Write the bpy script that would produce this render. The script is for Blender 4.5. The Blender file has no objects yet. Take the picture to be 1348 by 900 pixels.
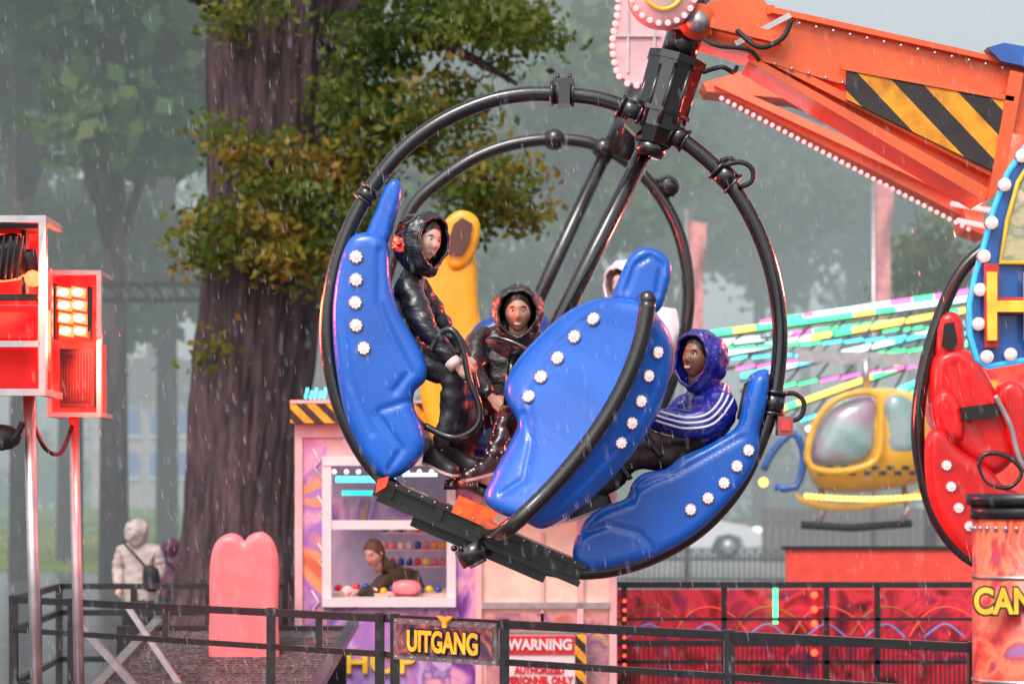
import bpy, math, random
import numpy as np
from mathutils import Vector, Matrix, Euler
from mathutils.bvhtree import BVHTree
from mathutils.geometry import delaunay_2d_cdt
random.seed(4); RNG=np.random.default_rng(4)
F=3183.0; HX=674.0; HY=655.0; H=1.7
D0=13.26
def P(x,y,d): return Vector(((x-HX)*d/F, d, H+(HY-y)*d/F))
CAM=Vector((0,0,H))
sc=bpy.context.scene
# ---------------------------------------------------------------- materials
def _n(nt,t,**k):
    n=nt.nodes.new(t)
    for a,b in k.items(): setattr(n,a,b)
    return n
def mat(name,col,rough=.5,metal=0,coat=0,var=.15,vs=6,bump=0,bs=30,em=None,es=0,trans=0,stretch=None,col2=None,wet=0,spec=.5,grime=0):
    m=bpy.data.materials.new(name); m.use_nodes=True; nt=m.node_tree; b=nt.nodes['Principled BSDF']
    b.inputs['Roughness'].default_value=rough; b.inputs['Metallic'].default_value=metal
    b.inputs['Coat Weight'].default_value=coat; b.inputs['Coat Roughness'].default_value=.06
    b.inputs['Transmission Weight'].default_value=trans; b.inputs['Specular IOR Level'].default_value=spec
    tc=_n(nt,'ShaderNodeTexCoord'); mp=_n(nt,'ShaderNodeMapping'); nt.links.new(tc.outputs['Object'],mp.inputs['Vector'])
    if stretch: mp.inputs['Scale'].default_value=stretch
    no=_n(nt,'ShaderNodeTexNoise'); no.inputs['Scale'].default_value=vs; no.inputs['Detail'].default_value=6
    nt.links.new(mp.outputs[0],no.inputs['Vector'])
    cr=_n(nt,'ShaderNodeValToRGB')
    c=Vector(col[:3]); 
    c2=Vector(col2) if col2 else c*(1+var)
    c1=c*(1-var) if not col2 else c
    cr.color_ramp.elements[0].position=.35; cr.color_ramp.elements[1].position=.68
    cr.color_ramp.elements[0].color=(*c1,1); cr.color_ramp.elements[1].color=(*[min(1,q) for q in c2],1)
    nt.links.new(no.outputs[0],cr.inputs[0]); base=cr.outputs[0]
    if grime:
        n3=_n(nt,'ShaderNodeTexNoise'); n3.inputs['Scale'].default_value=22; n3.inputs['Detail'].default_value=10; n3.inputs['Roughness'].default_value=.7
        m3=_n(nt,'ShaderNodeMapping'); m3.inputs['Scale'].default_value=(1,1,.35); nt.links.new(tc.outputs['Object'],m3.inputs['Vector']); nt.links.new(m3.outputs[0],n3.inputs['Vector'])
        rr=_n(nt,'ShaderNodeMapRange'); rr.inputs[1].default_value=.56; rr.inputs[2].default_value=.74; rr.inputs[3].default_value=0; rr.inputs[4].default_value=grime; nt.links.new(n3.outputs[0],rr.inputs[0])
        mx=_n(nt,'ShaderNodeMix',data_type='RGBA'); nt.links.new(rr.outputs[0],mx.inputs[0]); nt.links.new(base,mx.inputs[6]); mx.inputs[7].default_value=(.05,.04,.045,1); base=mx.outputs[2]
        r2_=_n(nt,'ShaderNodeMapRange'); r2_.inputs[3].default_value=rough*.7; r2_.inputs[4].default_value=rough*1.9; nt.links.new(n3.outputs[0],r2_.inputs[0]); nt.links.new(r2_.outputs[0],b.inputs['Roughness'])
    nt.links.new(base,b.inputs['Base Color'])
    last=None
    if bump:
        n2=_n(nt,'ShaderNodeTexNoise'); n2.inputs['Scale'].default_value=bs; n2.inputs['Detail'].default_value=5
        nt.links.new(mp.outputs[0],n2.inputs['Vector'])
        bm=_n(nt,'ShaderNodeBump'); bm.inputs['Strength'].default_value=bump; bm.inputs['Distance'].default_value=.02
        nt.links.new(n2.outputs[0],bm.inputs['Height']); last=bm
    if wet:
        vo=_n(nt,'ShaderNodeTexVoronoi'); vo.inputs['Scale'].default_value=70
        nt.links.new(tc.outputs['Object'],vo.inputs['Vector'])
        r=_n(nt,'ShaderNodeMapRange'); r.inputs[1].default_value=0; r.inputs[2].default_value=.28; r.inputs[3].default_value=1; r.inputs[4].default_value=0
        nt.links.new(vo.outputs['Distance'],r.inputs[0])
        bm=_n(nt,'ShaderNodeBump'); bm.inputs['Strength'].default_value=wet; bm.inputs['Distance'].default_value=.003
        nt.links.new(r.outputs[0],bm.inputs['Height'])
        if last: nt.links.new(last.outputs[0],bm.inputs['Normal'])
        last=bm
    if last: nt.links.new(last.outputs[0],b.inputs['Normal'])
    if em: b.inputs['Emission Color'].default_value=(*em,1); b.inputs['Emission Strength'].default_value=es
    return m
def stripes(name,c1,c2,ax,az,period,rough=.5,em=0,duty=.5):
    m=mat(name,c1,rough); nt=m.node_tree; b=nt.nodes['Principled BSDF']
    g=_n(nt,'ShaderNodeNewGeometry'); dt=_n(nt,'ShaderNodeVectorMath',operation='DOT_PRODUCT'); dt.inputs[1].default_value=(ax,0,az)
    nt.links.new(g.outputs['Position'],dt.inputs[0])
    dv=_n(nt,'ShaderNodeMath',operation='DIVIDE'); dv.inputs[1].default_value=period; nt.links.new(dt.outputs['Value'],dv.inputs[0])
    fr=_n(nt,'ShaderNodeMath',operation='FRACT'); nt.links.new(dv.outputs[0],fr.inputs[0])
    gt=_n(nt,'ShaderNodeMath',operation='GREATER_THAN'); gt.inputs[1].default_value=duty; nt.links.new(fr.outputs[0],gt.inputs[0])
    no=_n(nt,'ShaderNodeTexNoise'); no.inputs['Scale'].default_value=9; no.inputs['Detail'].default_value=8; nt.links.new(g.outputs['Position'],no.inputs['Vector'])
    mx=_n(nt,'ShaderNodeMix',data_type='RGBA'); nt.links.new(gt.outputs[0],mx.inputs[0]); mx.inputs[6].default_value=(*c1,1); mx.inputs[7].default_value=(*c2,1)
    cr=_n(nt,'ShaderNodeValToRGB'); cr.color_ramp.elements[0].position=.3; cr.color_ramp.elements[0].color=(.45,.3,.25,1); cr.color_ramp.elements[1].position=.6; nt.links.new(no.outputs[0],cr.inputs[0])
    m2=_n(nt,'ShaderNodeMix',data_type='RGBA',blend_type='MULTIPLY'); m2.inputs[0].default_value=.8; nt.links.new(mx.outputs[2],m2.inputs[6]); nt.links.new(cr.outputs[0],m2.inputs[7])
    nt.links.new(m2.outputs[2],b.inputs['Base Color'])
    return m
def mural(name,cols,scale=2.,dist=1.5,rough=.3,stretch=(1,1,1),em=0,spec=.5):
    m=mat(name,(.5,.5,.5),rough,spec=spec); nt=m.node_tree; b=nt.nodes['Principled BSDF']
    g=_n(nt,'ShaderNodeNewGeometry'); mp=_n(nt,'ShaderNodeMapping'); mp.inputs['Scale'].default_value=stretch; nt.links.new(g.outputs['Position'],mp.inputs['Vector'])
    no=_n(nt,'ShaderNodeTexNoise'); no.inputs['Scale'].default_value=scale; no.inputs['Detail'].default_value=3; no.inputs['Distortion'].default_value=dist
    nt.links.new(mp.outputs[0],no.inputs['Vector'])
    cr=_n(nt,'ShaderNodeValToRGB'); e=cr.color_ramp.elements; 
    while len(e)<len(cols): e.new(.5)
    for i,c in enumerate(cols): e[i].position=.3+.4*i/(len(cols)-1); e[i].color=(*c,1)
    nt.links.new(no.outputs[0],cr.inputs[0]); nt.links.new(cr.outputs[0],b.inputs['Base Color'])
    if em: nt.links.new(cr.outputs[0],b.inputs['Emission Color']); b.inputs['Emission Strength'].default_value=em
    return m
def emis(name,c,s):
    return mat(name,[min(1,q)*.3 for q in c],.4,em=c,es=s,var=.02)
def leafmat(name,cols,tr=.35,cs=.8):
    m=bpy.data.materials.new(name); m.use_nodes=True; nt=m.node_tree; nt.nodes.clear()
    out=_n(nt,'ShaderNodeOutputMaterial'); g=_n(nt,'ShaderNodeNewGeometry')
    no=_n(nt,'ShaderNodeTexNoise'); no.inputs['Scale'].default_value=cs; nt.links.new(g.outputs['Position'],no.inputs['Vector'])
    a=_n(nt,'ShaderNodeMath',operation='MULTIPLY'); a.inputs[1].default_value=.45; nt.links.new(g.outputs['Random Per Island'],a.inputs[0])
    mr=_n(nt,'ShaderNodeMapRange'); mr.inputs[1].default_value=.3; mr.inputs[2].default_value=.7; mr.inputs[4].default_value=.6; nt.links.new(no.outputs[0],mr.inputs[0])
    s=_n(nt,'ShaderNodeMath',operation='ADD'); nt.links.new(a.outputs[0],s.inputs[0]); nt.links.new(mr.outputs[0],s.inputs[1])
    cr=_n(nt,'ShaderNodeValToRGB'); e=cr.color_ramp.elements
    while len(e)<len(cols): e.new(.5)
    for i,c in enumerate(cols): e[i].position=i/(len(cols)-1); e[i].color=(*c,1)
    nt.links.new(s.outputs[0],cr.inputs[0])
    d=_n(nt,'ShaderNodeBsdfPrincipled'); d.inputs['Roughness'].default_value=.55; d.inputs['Specular IOR Level'].default_value=.25; t=_n(nt,'ShaderNodeBsdfTranslucent')
    nt.links.new(cr.outputs[0],d.inputs['Base Color']); nt.links.new(cr.outputs[0],t.inputs['Color'])
    mx=_n(nt,'ShaderNodeMixShader'); mx.inputs[0].default_value=tr
    nt.links.new(d.outputs[0],mx.inputs[1]); nt.links.new(t.outputs[0],mx.inputs[2]); nt.links.new(mx.outputs[0],out.inputs[0])
    return m
M={}
M['blue']=mat('blue_plastic',(.003,.12,.60),.24,coat=.55,var=.14,vs=3,bump=.04,bs=6,wet=.7,grime=.28)
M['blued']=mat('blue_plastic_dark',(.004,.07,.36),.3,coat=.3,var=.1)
M['yel']=mat('yellow_plastic',(.85,.40,.01),.3,coat=.4,var=.1,vs=3,grime=.2)
M['red']=mat('red_plastic',(.75,.01,.012),.26,coat=.5,var=.15,vs=3,wet=.4,grime=.2,em=(1,.01,.01),es=.06)
M['black']=mat('black_gloss_steel',(.010,.009,.010),.18,coat=.8,var=.3,wet=.6,bump=.03,bs=12)
M['plate']=mat('black_satin_steel',(.012,.011,.012),.38,coat=.2,var=.4,wet=.5,bump=.1,bs=12)
M['matte']=mat('black_rubber',(.015,.015,.017),.6)
M['rail']=mat('black_rail_paint',(.014,.014,.017),.35,coat=.2,var=.4,vs=20,wet=.4)
M['orange']=mat('orange_steel',(.88,.12,.022),.34,coat=.3,var=.16,vs=2.5,bump=.03,bs=8,grime=.3)
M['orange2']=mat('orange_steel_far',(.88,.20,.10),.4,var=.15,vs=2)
M['steel']=mat('galvanised_steel',(.55,.50,.51),.35,metal=.85,var=.15,vs=10)
M['white']=mat('white_paint',(.72,.68,.70),.4,var=.06)
M['dark']=mat('dark_steel',(.12,.12,.14),.4,metal=.4)
M['lampw']=mat('bulb_cap',(.85,.68,.68),.25,coat=.5,em=(1,.70,.66),es=.5)
M['pink']=mat('pink_plastic',(.85,.22,.24),.35,coat=.3,var=.1,grime=.15)
M['pinkled']=emis('pink_led',(1,.36,.36),2.)
M['whiteled']=emis('white_led',(1,.85,.9),2.2)
M['redled']=emis('red_led',(1,.05,.02),5)
M['blinder']=emis('blinder_lamp',(1,.12,.04),5)
M['redpanel']=mural('red_lit_panel',[(.5,.004,.006),(.9,.012,.010),(1,.035,.022),(.95,.02,.014)],3,1,rough=.7,em=1.9,spec=.1)
M['haz']=stripes('hazard_plate',(.9,.36,.01),(.03,.02,.02),1,.95,.30)
M['hazs']=stripes('hazard_trim',(.9,.42,.02),(.03,.02,.02),1,1,.16)
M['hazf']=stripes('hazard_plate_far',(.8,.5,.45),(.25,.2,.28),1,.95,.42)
M['gold']=mat('gold_letter',(.95,.55,.04),.3,coat=.5,var=.25,vs=8,em=(1,.5,.02),es=.12)
M['signblue']=mat('sign_blue',(.01,.1,.4),.3,coat=.5)
M['skin']=mat('skin_light',(.72,.42,.33),.42,var=.06,vs=20)
M['skind']=mat('skin_dark',(.30,.13,.085),.38,var=.08,vs=20)
M['skinm']=mat('skin_mid',(.58,.29,.21),.42,var=.08,vs=20)
M['eyew']=mat('eye_white',(.8,.78,.76),.2); M['eyed']=mat('eye_dark',(.02,.012,.01),.1)
M['lip']=mat('lips',(.5,.14,.13),.4); M['teeth']=mat('teeth',(.8,.77,.7),.3)
M['hair']=mat('hair_dark',(.03,.018,.012),.5,var=.4,vs=60); M['hairb']=mat('hair_brown',(.14,.06,.03),.6,var=.4,vs=60)
M['jblack']=mat('black_puffer_jacket',(.020,.020,.026),.24,coat=.5,var=.3,bump=.9,bs=13,stretch=(1,1,2.2))
M['jdark']=mat('dark_quilted_jacket',(.026,.021,.024),.24,coat=.5,var=.4,bump=1,bs=12,stretch=(1,1,2))
M['jblue']=mat('blue_raincoat',(.012,.022,.28),.3,coat=.4,bump=.9,bs=9,var=.1)
def dots(m,c,scale=42,th=.2,amt=1):
    nt=m.node_tree; b=nt.nodes['Principled BSDF']; l=b.inputs['Base Color'].links[0].from_socket
    tc=_n(nt,'ShaderNodeTexCoord'); vo=_n(nt,'ShaderNodeTexVoronoi'); vo.inputs['Scale'].default_value=scale; nt.links.new(tc.outputs['Object'],vo.inputs['Vector'])
    lt=_n(nt,'ShaderNodeMath',operation='LESS_THAN'); lt.inputs[1].default_value=th; nt.links.new(vo.outputs['Distance'],lt.inputs[0])
    mx=_n(nt,'ShaderNodeMix',data_type='RGBA'); nt.links.new(lt.outputs[0],mx.inputs[0]); nt.links.new(l,mx.inputs[6]); mx.inputs[7].default_value=(*c,1); nt.links.new(mx.outputs[2],b.inputs['Base Color'])
dots(M['jblue'],(.45,.12,.5),38,.17)
M['jwhite']=mat('white_rain_poncho',(.78,.74,.8),.35,bump=.5,bs=8,var=.08)
M['jeans']=mat('dark_trousers',(.025,.025,.032),.5,bump=.6,bs=14,var=.3)
M['maroon']=mat('maroon_trousers',(.11,.015,.025),.6,bump=.6,bs=14,var=.3)
M['brown']=mat('brown_trousers',(.045,.022,.018),.5,bump=.6,bs=14,var=.3)
M['boot']=mat('dotted_boot',(.05,.015,.02),.3,coat=.5); dots(M['boot'],(.85,.8,.8),34,.25)
M['shoe']=mat('black_shoe',(.02,.02,.022),.4); M['sole']=mat('pink_white_sole',(.75,.5,.5),.5)
M['wstripe']=mat('white_stripe',(.8,.78,.85),.5,em=(.8,.7,1),es=.08)
# ---------------------------------------------------------------- mesh builder
def cr_spline(pts,closed=False,step=6.0):
    pts=[Vector(p) for p in pts]; n=len(pts); out=[]
    rng=range(n if closed else n-1)
    for i in rng:
        if closed: a,b,c,d=pts[(i-1)%n],pts[i],pts[(i+1)%n],pts[(i+2)%n]
        else: a,b,c,d=pts[max(i-1,0)],pts[i],pts[i+1],pts[min(i+2,n-1)]
        k=max(1,int((c-b).length/step))
        for j in range(k):
            t=j/k; out.append(.5*((2*b)+(c-a)*t+(2*a-5*b+4*c-d)*t*t+(3*b-a-3*c+d)*t*t*t))
    if not closed: out.append(pts[-1])
    return out
class MB:
    def __init__(s): s.v=[];s.f=[];s.m=[];s.s=[];s.mats=[]
    def mi(s,m):
        m=M[m] if isinstance(m,str) else m
        if m not in s.mats: s.mats.append(m)
        return s.mats.index(m)
    def add(s,v,f,m,sm=False):
        o=len(s.v); k=s.mi(m); s.v+= [tuple(x) for x in v]
        for q in f: s.f.append(tuple(o+i for i in q)); s.m.append(k); s.s.append(sm)
    def hexa(s,c,m):
        s.add(c,[(0,3,2,1),(4,5,6,7),(0,1,5,4),(1,2,6,5),(2,3,7,6),(3,0,4,7)],m)
    def box(s,c,sz,m):
        c=Vector(c); x,y,z=[q/2 for q in sz]
        s.hexa([c+Vector(q) for q in [(-x,-y,-z),(x,-y,-z),(x,y,-z),(-x,y,-z),(-x,-y,z),(x,-y,z),(x,y,z),(-x,y,z)]],m)
    def rect(s,x0,y0,x1,y1,d,t,m):
        a=P(x0,y1,d); b=P(x1,y0,d)
        s.box(((a.x+b.x)/2,d+t/2,(a.z+b.z)/2),(abs(b.x-a.x),t,abs(b.z-a.z)),m)
    def beam(s,p,q,w,h,m,side=None):
        p=Vector(p);q=Vector(q);a=(q-p).normalized(); sd=Vector(side) if side else Vector((0,1,0))
        if abs(a.dot(sd))>.95: sd=Vector((1,0,0))
        u=a.cross(sd).normalized(); sd=u.cross(a).normalized()
        u*=w/2; sd*=h/2
        s.hexa([p-u-sd,p+u-sd,p+u+sd,p-u+sd,q-u-sd,q+u-sd,q+u+sd,q-u+sd],m)
    def tube(s,pts,r,m,seg=12,closed=False,sm=True,flat=1.0):
        pts=[Vector(p) for p in pts]; n=len(pts); rs=r if isinstance(r,(list,tuple)) else [r]*n
        v=[];f=[]; prev=None
        for i in range(n):
            if closed: t=(pts[(i+1)%n]-pts[i-1]).normalized()
            else: t=(pts[min(i+1,n-1)]-pts[max(i-1,0)]).normalized()
            if prev is None:
                u=t.orthogonal().normalized()
                if abs(t.y)<.9: u=(Vector((0,1,0))-t*t.y).normalized()
            else: u=(prev-t*prev.dot(t)).normalized()
            prev=u; w=t.cross(u)
            for k in range(seg):
                a=2*math.pi*k/seg; v.append(pts[i]+(u*math.cos(a)*flat+w*math.sin(a))*rs[i])
        for i in range(n if closed else n-1):
            j=(i+1)%n
            for k in range(seg): l=(k+1)%seg; f.append((i*seg+k,i*seg+l,j*seg+l,j*seg+k))
        if not closed: f.append(tuple(range(seg-1,-1,-1))); f.append(tuple((n-1)*seg+k for k in range(seg)))
        s.add(v,f,m,sm)
    def cyl(s,p,q,r,m,r2=None,seg=16,sm=True):
        s.tube([p,q],[r,r if r2 is None else r2],m,seg,sm=sm)
    def sph(s,c,r,m,seg=12,rot=None,sm=True):
        c=Vector(c); r=Vector(r) if hasattr(r,'__len__') else Vector((r,r,r)); v=[];f=[]; h=seg//2+1
        for i in range(h+1):
            th=math.pi*i/h
            for k in range(seg):
                a=2*math.pi*k/seg; q=Vector((math.sin(th)*math.cos(a)*r.x,math.sin(th)*math.sin(a)*r.y,math.cos(th)*r.z))
                if rot: q=rot@q
                v.append(c+q)
        for i in range(h):
            for k in range(seg): l=(k+1)%seg; f.append((i*seg+k,(i+1)*seg+k,(i+1)*seg+l,i*seg+l))
        s.add(v,f,m,sm)
    def prism(s,poly,d,t,m):
        a=[P(x,y,d) for x,y in poly]; b=[p+Vector((0,t,0)) for p in a]; n=len(a)
        s.add(a+b,[tuple(range(n)),tuple(range(2*n-1,n-1,-1))]+[(i,n+i,n+(i+1)%n,(i+1)%n) for i in range(n)],m)
    def inflate(s,outline,d,T,rim,m,th=.01,step=6,dfun=None,grooves=(),back=None,smooth=True):
        o=cr_spline([Vector((a,b)) for a,b in outline],True,step) if smooth else [Vector(p) for p in outline]
        n=len(o); A=np.array([[q.x,q.y] for q in o]); B=np.roll(A,-1,0)
        y=A[:,1].min(); row=0; cand=[]
        while y<A[:,1].max():
            x=A[:,0].min()+(step/2 if row%2 else 0)
            while x<A[:,0].max(): cand.append((x,y)); x+=step
            y+=step*.87; row+=1
        C=np.array(cand)
        def dist(C,A,B):
            ab=B-A; t=((C[:,None]-A)*ab).sum(2)/np.maximum((ab**2).sum(1),1e-9); t=np.clip(t,0,1)
            return np.sqrt(((C[:,None]-(A+t[...,None]*ab))**2).sum(2)).min(1)
        x,y=C[:,0:1],C[:,1:2]
        cond=((A[:,1]>y)!=(B[:,1]>y)); den=np.where(B[:,1]-A[:,1]==0,1e-9,B[:,1]-A[:,1])
        inside=(cond&(x<(B[:,0]-A[:,0])*(y-A[:,1])/den+A[:,0])).sum(1)%2==1
        C=C[inside]; dd=dist(C,A,B); C=C[dd>step*.6]
        allp=[Vector((p[0],p[1])) for p in np.vstack([A,C])]
        r=delaunay_2d_cdt(allp,[],[list(range(n))],1,1e-4)
        vv=np.array([[q.x,q.y] for q in r[0]]); fs=r[2]
        dd=dist(vv,A,B); h=T*np.sqrt(np.maximum(0,1-(1-np.clip(dd/rim,0,1))**2))
        for gl in grooves:
            G=np.array(gl[0],float); gd=dist(vv,G[:-1],G[1:]); h=h-gl[2]*np.exp(-(gd/gl[1])**2)
        fr=[];bk=[]
        for i,(a,b) in enumerate(vv):
            dp=dfun(a,b) if dfun else d
            p=P(a,b,dp); fr.append(p+Vector((0,-h[i]-th,0))); bk.append(p+Vector((0,(h[i] if back is None else h[i]*back)+th,0)))
        N=len(fr); cnt={}
        for q in fs:
            for i in range(len(q)):
                e=(q[i],q[(i+1)%len(q)]); cnt[tuple(sorted(e))]=cnt.get(tuple(sorted(e)),0)+1
        f=[tuple(q) for q in fs]+[tuple(N+i for i in reversed(q)) for q in fs]
        f+=[(a,b,b+N,a+N) for (a,b),c in cnt.items() if c==1]
        s.add(fr+bk,f,m,True)
    def bvh(s): return BVHTree.FromPolygons([Vector(x) for x in s.v],s.f)
    def obj(s,name,parent=None):
        me=bpy.data.meshes.new(name); me.from_pydata([tuple(x) for x in s.v],[],s.f)
        for m in s.mats: me.materials.append(m)
        me.polygons.foreach_set('material_index',s.m); me.polygons.foreach_set('use_smooth',s.s)
        me.validate(); me.update()
        import bmesh
        bm=bmesh.new(); bm.from_mesh(me); bmesh.ops.recalc_face_normals(bm,faces=bm.faces); bm.to_mesh(me); bm.free()
        o=bpy.data.objects.new(name,me); sc.collection.objects.link(o)
        if parent: o.parent=parent
        return o
def grp(name):
    e=bpy.data.objects.new(name,None); e.empty_display_size=.2; sc.collection.objects.link(e); return e
def hitp(bvh,x,y,off=.0):
    dr=(P(x,y,D0)-CAM).normalized(); h=bvh.ray_cast(CAM,dr)
    if h[0] is None: return None,None
    return h[0]-dr*off,h[1]
def text(body,x,y,d,hpx,m,parent,name,ext=.008,sx=1,rot=0,align='CENTER'):
    c=bpy.data.curves.new(name,'FONT'); c.body=body; c.align_x=align; c.align_y='CENTER'; c.size=hpx*d/F*1.38; c.extrude=ext; c.bevel_depth=ext*.25
    o=bpy.data.objects.new(name,c); sc.collection.objects.link(o); o.location=P(x,y,d); o.rotation_euler=(math.radians(90),rot,0); o.scale=(sx,1,1)
    c.materials.append(M[m] if isinstance(m,str) else m); c.offset=.004
    o.parent=parent; return o
def bulb(mb,c,nrm,r,m='lampw'):
    nrm=Vector(nrm).normalized(); c=Vector(c)
    if nrm.y>0: nrm=-nrm
    rot=nrm.to_track_quat('Z','Y').to_matrix()
    mb.cyl(c-nrm*.004,c+nrm*.012,r,'steel',seg=16)
    mb.sph(c+nrm*.012,(r*.55,r*.55,r*.4),m,12,rot)
    for k in range(9):
        a=2*math.pi*k/9; mb.sph(c+nrm*.012+rot@Vector((math.cos(a)*r*.68,math.sin(a)*r*.68,0)),r*.24,m,6)
# ---------------------------------------------------------------- people
def person(name,J,E,root,parent,mats):
    names=list(J); me=bpy.data.meshes.new(name+'_sk'); me.from_pydata([tuple(J[n][0]) for n in names],[(names.index(a),names.index(b)) for a,b,_ in E],[])
    o=bpy.data.objects.new(name+'_sk',me); sc.collection.objects.link(o)
    md=o.modifiers.new('s','SKIN'); md.use_smooth_shade=True; md.branch_smoothing=.6
    for i,n in enumerate(names):
        sv=me.skin_vertices[0].data[i]; sv.radius=(J[n][1],J[n][2]); sv.use_root=(n==root)
    sb=o.modifiers.new('b','SUBSURF'); sb.levels=3; sb.render_levels=3
    bpy.context.view_layer.update(); dg=bpy.context.evaluated_depsgraph_get()
    m2=bpy.data.meshes.new_from_object(o.evaluated_get(dg)); bpy.data.objects.remove(o)
    for m in mats: m2.materials.append(M[m] if isinstance(m,str) else m)
    segs=[(J[a][0],J[b][0],l,(J[a][1]+J[b][1])/2) for a,b,l in E]
    from mathutils import noise
    m2.update()
    nv=[v.normal.copy() for v in m2.vertices]
    for v,nn in zip(m2.vertices,nv):
        q=v.co; v.co=q+nn*(noise.noise(Vector((q.x*11,q.y*11,q.z*22)))*.014+noise.noise(Vector((q.x*26,q.y*26,q.z*40)))*.005)
    for p in m2.polygons:
        c=p.center; best=9;bl=0
        for a,b,l,r in segs:
            ab=b-a; t=max(0,min(1,(c-a).dot(ab)/ab.length_squared)); q=(c-(a+ab*t)).length-r*.9
            if q<best: best=q;bl=l
        p.material_index=bl; p.use_smooth=True
    ob=bpy.data.objects.new('body',m2); sc.collection.objects.link(ob); ob.parent=parent
    return ob
def head(parent,pos,fwd,skin='skin',hood=None,hair='hair',s=1.,up=(0,0,1),smile=False,hoodfwd=None,open_=50,hs=1.,mouthopen=False):
    f=Vector(fwd).normalized(); u=Vector(up); r=f.cross(u).normalized(); u=r.cross(f).normalized(); pos=Vector(pos)
    R=Matrix((r,f,u)).transposed()
    def W(x,y,z): return pos+R@Vector((x,y,z))*s
    mb=MB(); nu,nv=48,40; v=[];fa=[]
    for i in range(nv+1):
        th=math.pi*i/nv
        for k in range(nu):
            a=2*math.pi*k/nu; dx,dy,dz=math.sin(th)*math.cos(a),math.sin(th)*math.sin(a),math.cos(th)
            w=1-.32*max(0,-dz)**1.6; x=.079*dx*w; y=.097*dy*(1-.12*max(0,-dz)); z=.12*dz
            if dy>0:
                g=lambda cx,cz,sx,sz: math.exp(-((x-cx)/sx)**2-((z-cz)/sz)**2)
                y+= .024*g(0,-.028,.011,.016)+.012*g(0,-.005,.008,.022)-.012*g(.032,.012,.018,.013)-.012*g(-.032,.012,.018,.013)
                y+= .005*g(0,.034,.05,.01)+.006*g(0,-.062,.024,.011)-.006*g(0,-.048,.02,.006)+.01*g(0,-.1,.022,.014)+.005*g(.045,-.025,.02,.02)+.005*g(-.045,-.025,.02,.02)
            v.append(W(x,y,z))
    for i in range(nv):
        for k in range(nu): l=(k+1)%nu; fa.append((i*nu+k,(i+1)*nu+k,(i+1)*nu+l,i*nu+l))
    mb.add(v,fa,skin,True)
    for sx in (-1,1):
        mb.sph(W(sx*.031,.074,.011),.0125*s,'eyew',12); mb.sph(W(sx*.031,.0835,.010),.0058*s,'eyed',10)
        mb.tube([W(sx*(.031+q*.014),.0865-abs(q)*.004-max(q,0)*.006,.0195-abs(q)*.003) for q in (-1,0,1)],.0028*s,skin,6)
        mb.tube([W(sx*(.030+q*.018),.089-max(q,0)*.012,.034-abs(q)*.004) for q in (-1,-.3,.4,1)],[.002*s,.004*s,.004*s,.0015*s],hair,6)
        if not hood:
            mb.sph(W(sx*.079,-.005,.0),(.010*s,.018*s,.03*s),skin,10,R)
    mw=.026 if smile else .02; c=.010 if smile else .0
    if smile or mouthopen:
        mb.sph(W(0,.086,-.066),(mw*.85*s,.008*s,(.0075 if smile else .004)*s),'teeth',12,R)
        mb.tube([W(q*mw,.094-.014*q*q,-.058+c*q*q) for q in (-1,-.5,0,.5,1)],[.0015*s,.003*s,.0035*s,.003*s,.0015*s],'lip',8)
        mb.tube([W(q*mw,.092-.014*q*q,-.076+c*1.9*q*q) for q in (-1,-.5,0,.5,1)],[.0015*s,.0035*s,.0045*s,.0035*s,.0015*s],'lip',8)
    else:
        mb.tube([W(q*mw,.097-.012*q*q,-.061) for q in (-1,-.5,0,.5,1)],[.0012*s,.003*s,.0035*s,.003*s,.0012*s],'lip',8)
        mb.tube([W(q*mw*.9,.096-.012*q*q,-.068) for q in (-1,-.5,0,.5,1)],[.0012*s,.0035*s,.004*s,.0035*s,.0012*s],'lip',8)
    mb.cyl(W(0,-.02,-.05),W(0,-.035,-.17),.055*s,skin,seg=16)
    mb.obj('head_face',parent)
    hb=MB(); v=[];fa=[];nu=40;nv=16
    for i in range(nv+1):
        th=math.pi*.62*i/nv
        for k in range(nu):
            a=2*math.pi*k/nu; fw=math.sin(a)
            t=th*(1-.50*max(0,fw)) 
            rr=1.07+.03*math.sin(9*a+3*th)+random.uniform(-.012,.012)
            v.append(W(.081*rr*math.sin(t)*math.cos(a),-.008+.1*rr*math.sin(t)*math.sin(a),.122*rr*math.cos(t)+.002))
    for i in range(nv):
        for k in range(nu): l=(k+1)%nu; fa.append((i*nu+k,(i+1)*nu+k,(i+1)*nu+l,i*nu+l))
    hb.add(v,fa,hair,True); hb.obj('hair',parent)
    if hood:
        hf=Vector(hoodfwd).normalized() if hoodfwd else f; hu=Vector(up); hr=hf.cross(hu).normalized(); hu=hr.cross(hf).normalized(); HR=Matrix((hr,hf,hu)).transposed()
        ho=MB(); v=[];fa=[];nu=64;nv=30; t0=math.radians(open_)
        def HW(th,a,k=1.):
            x=math.sin(th)*math.cos(a);z=math.sin(th)*math.sin(a);y=math.cos(th)
            rr=k*(1+.03*math.sin(5*a+4*th)+.02*math.sin(11*a-6*th)+.03*math.sin(9*th+a*2)+.012*math.sin(17*th+3*a))
            zz=z*(.142 if z>0 else .168+.02*math.sin(th)); yy=y*(.115 if y>0 else .165)
            return pos+HR@Vector((x*.134*rr*(1-.12*max(0,-z)),yy*rr-.012+(.022*max(0,z) if y>0 else 0),zz*rr))*s*hs
        for i in range(nv+1):
            th=t0+(math.pi-t0)*i/nv
            for k in range(nu): v.append(HW(th,2*math.pi*k/nu))
        for i in range(nv):
            for k in range(nu): l=(k+1)%nu; fa.append((i*nu+k,(i+1)*nu+k,(i+1)*nu+l,i*nu+l))
        ho.add(v,fa,hood,True)
        o2=[]
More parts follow.
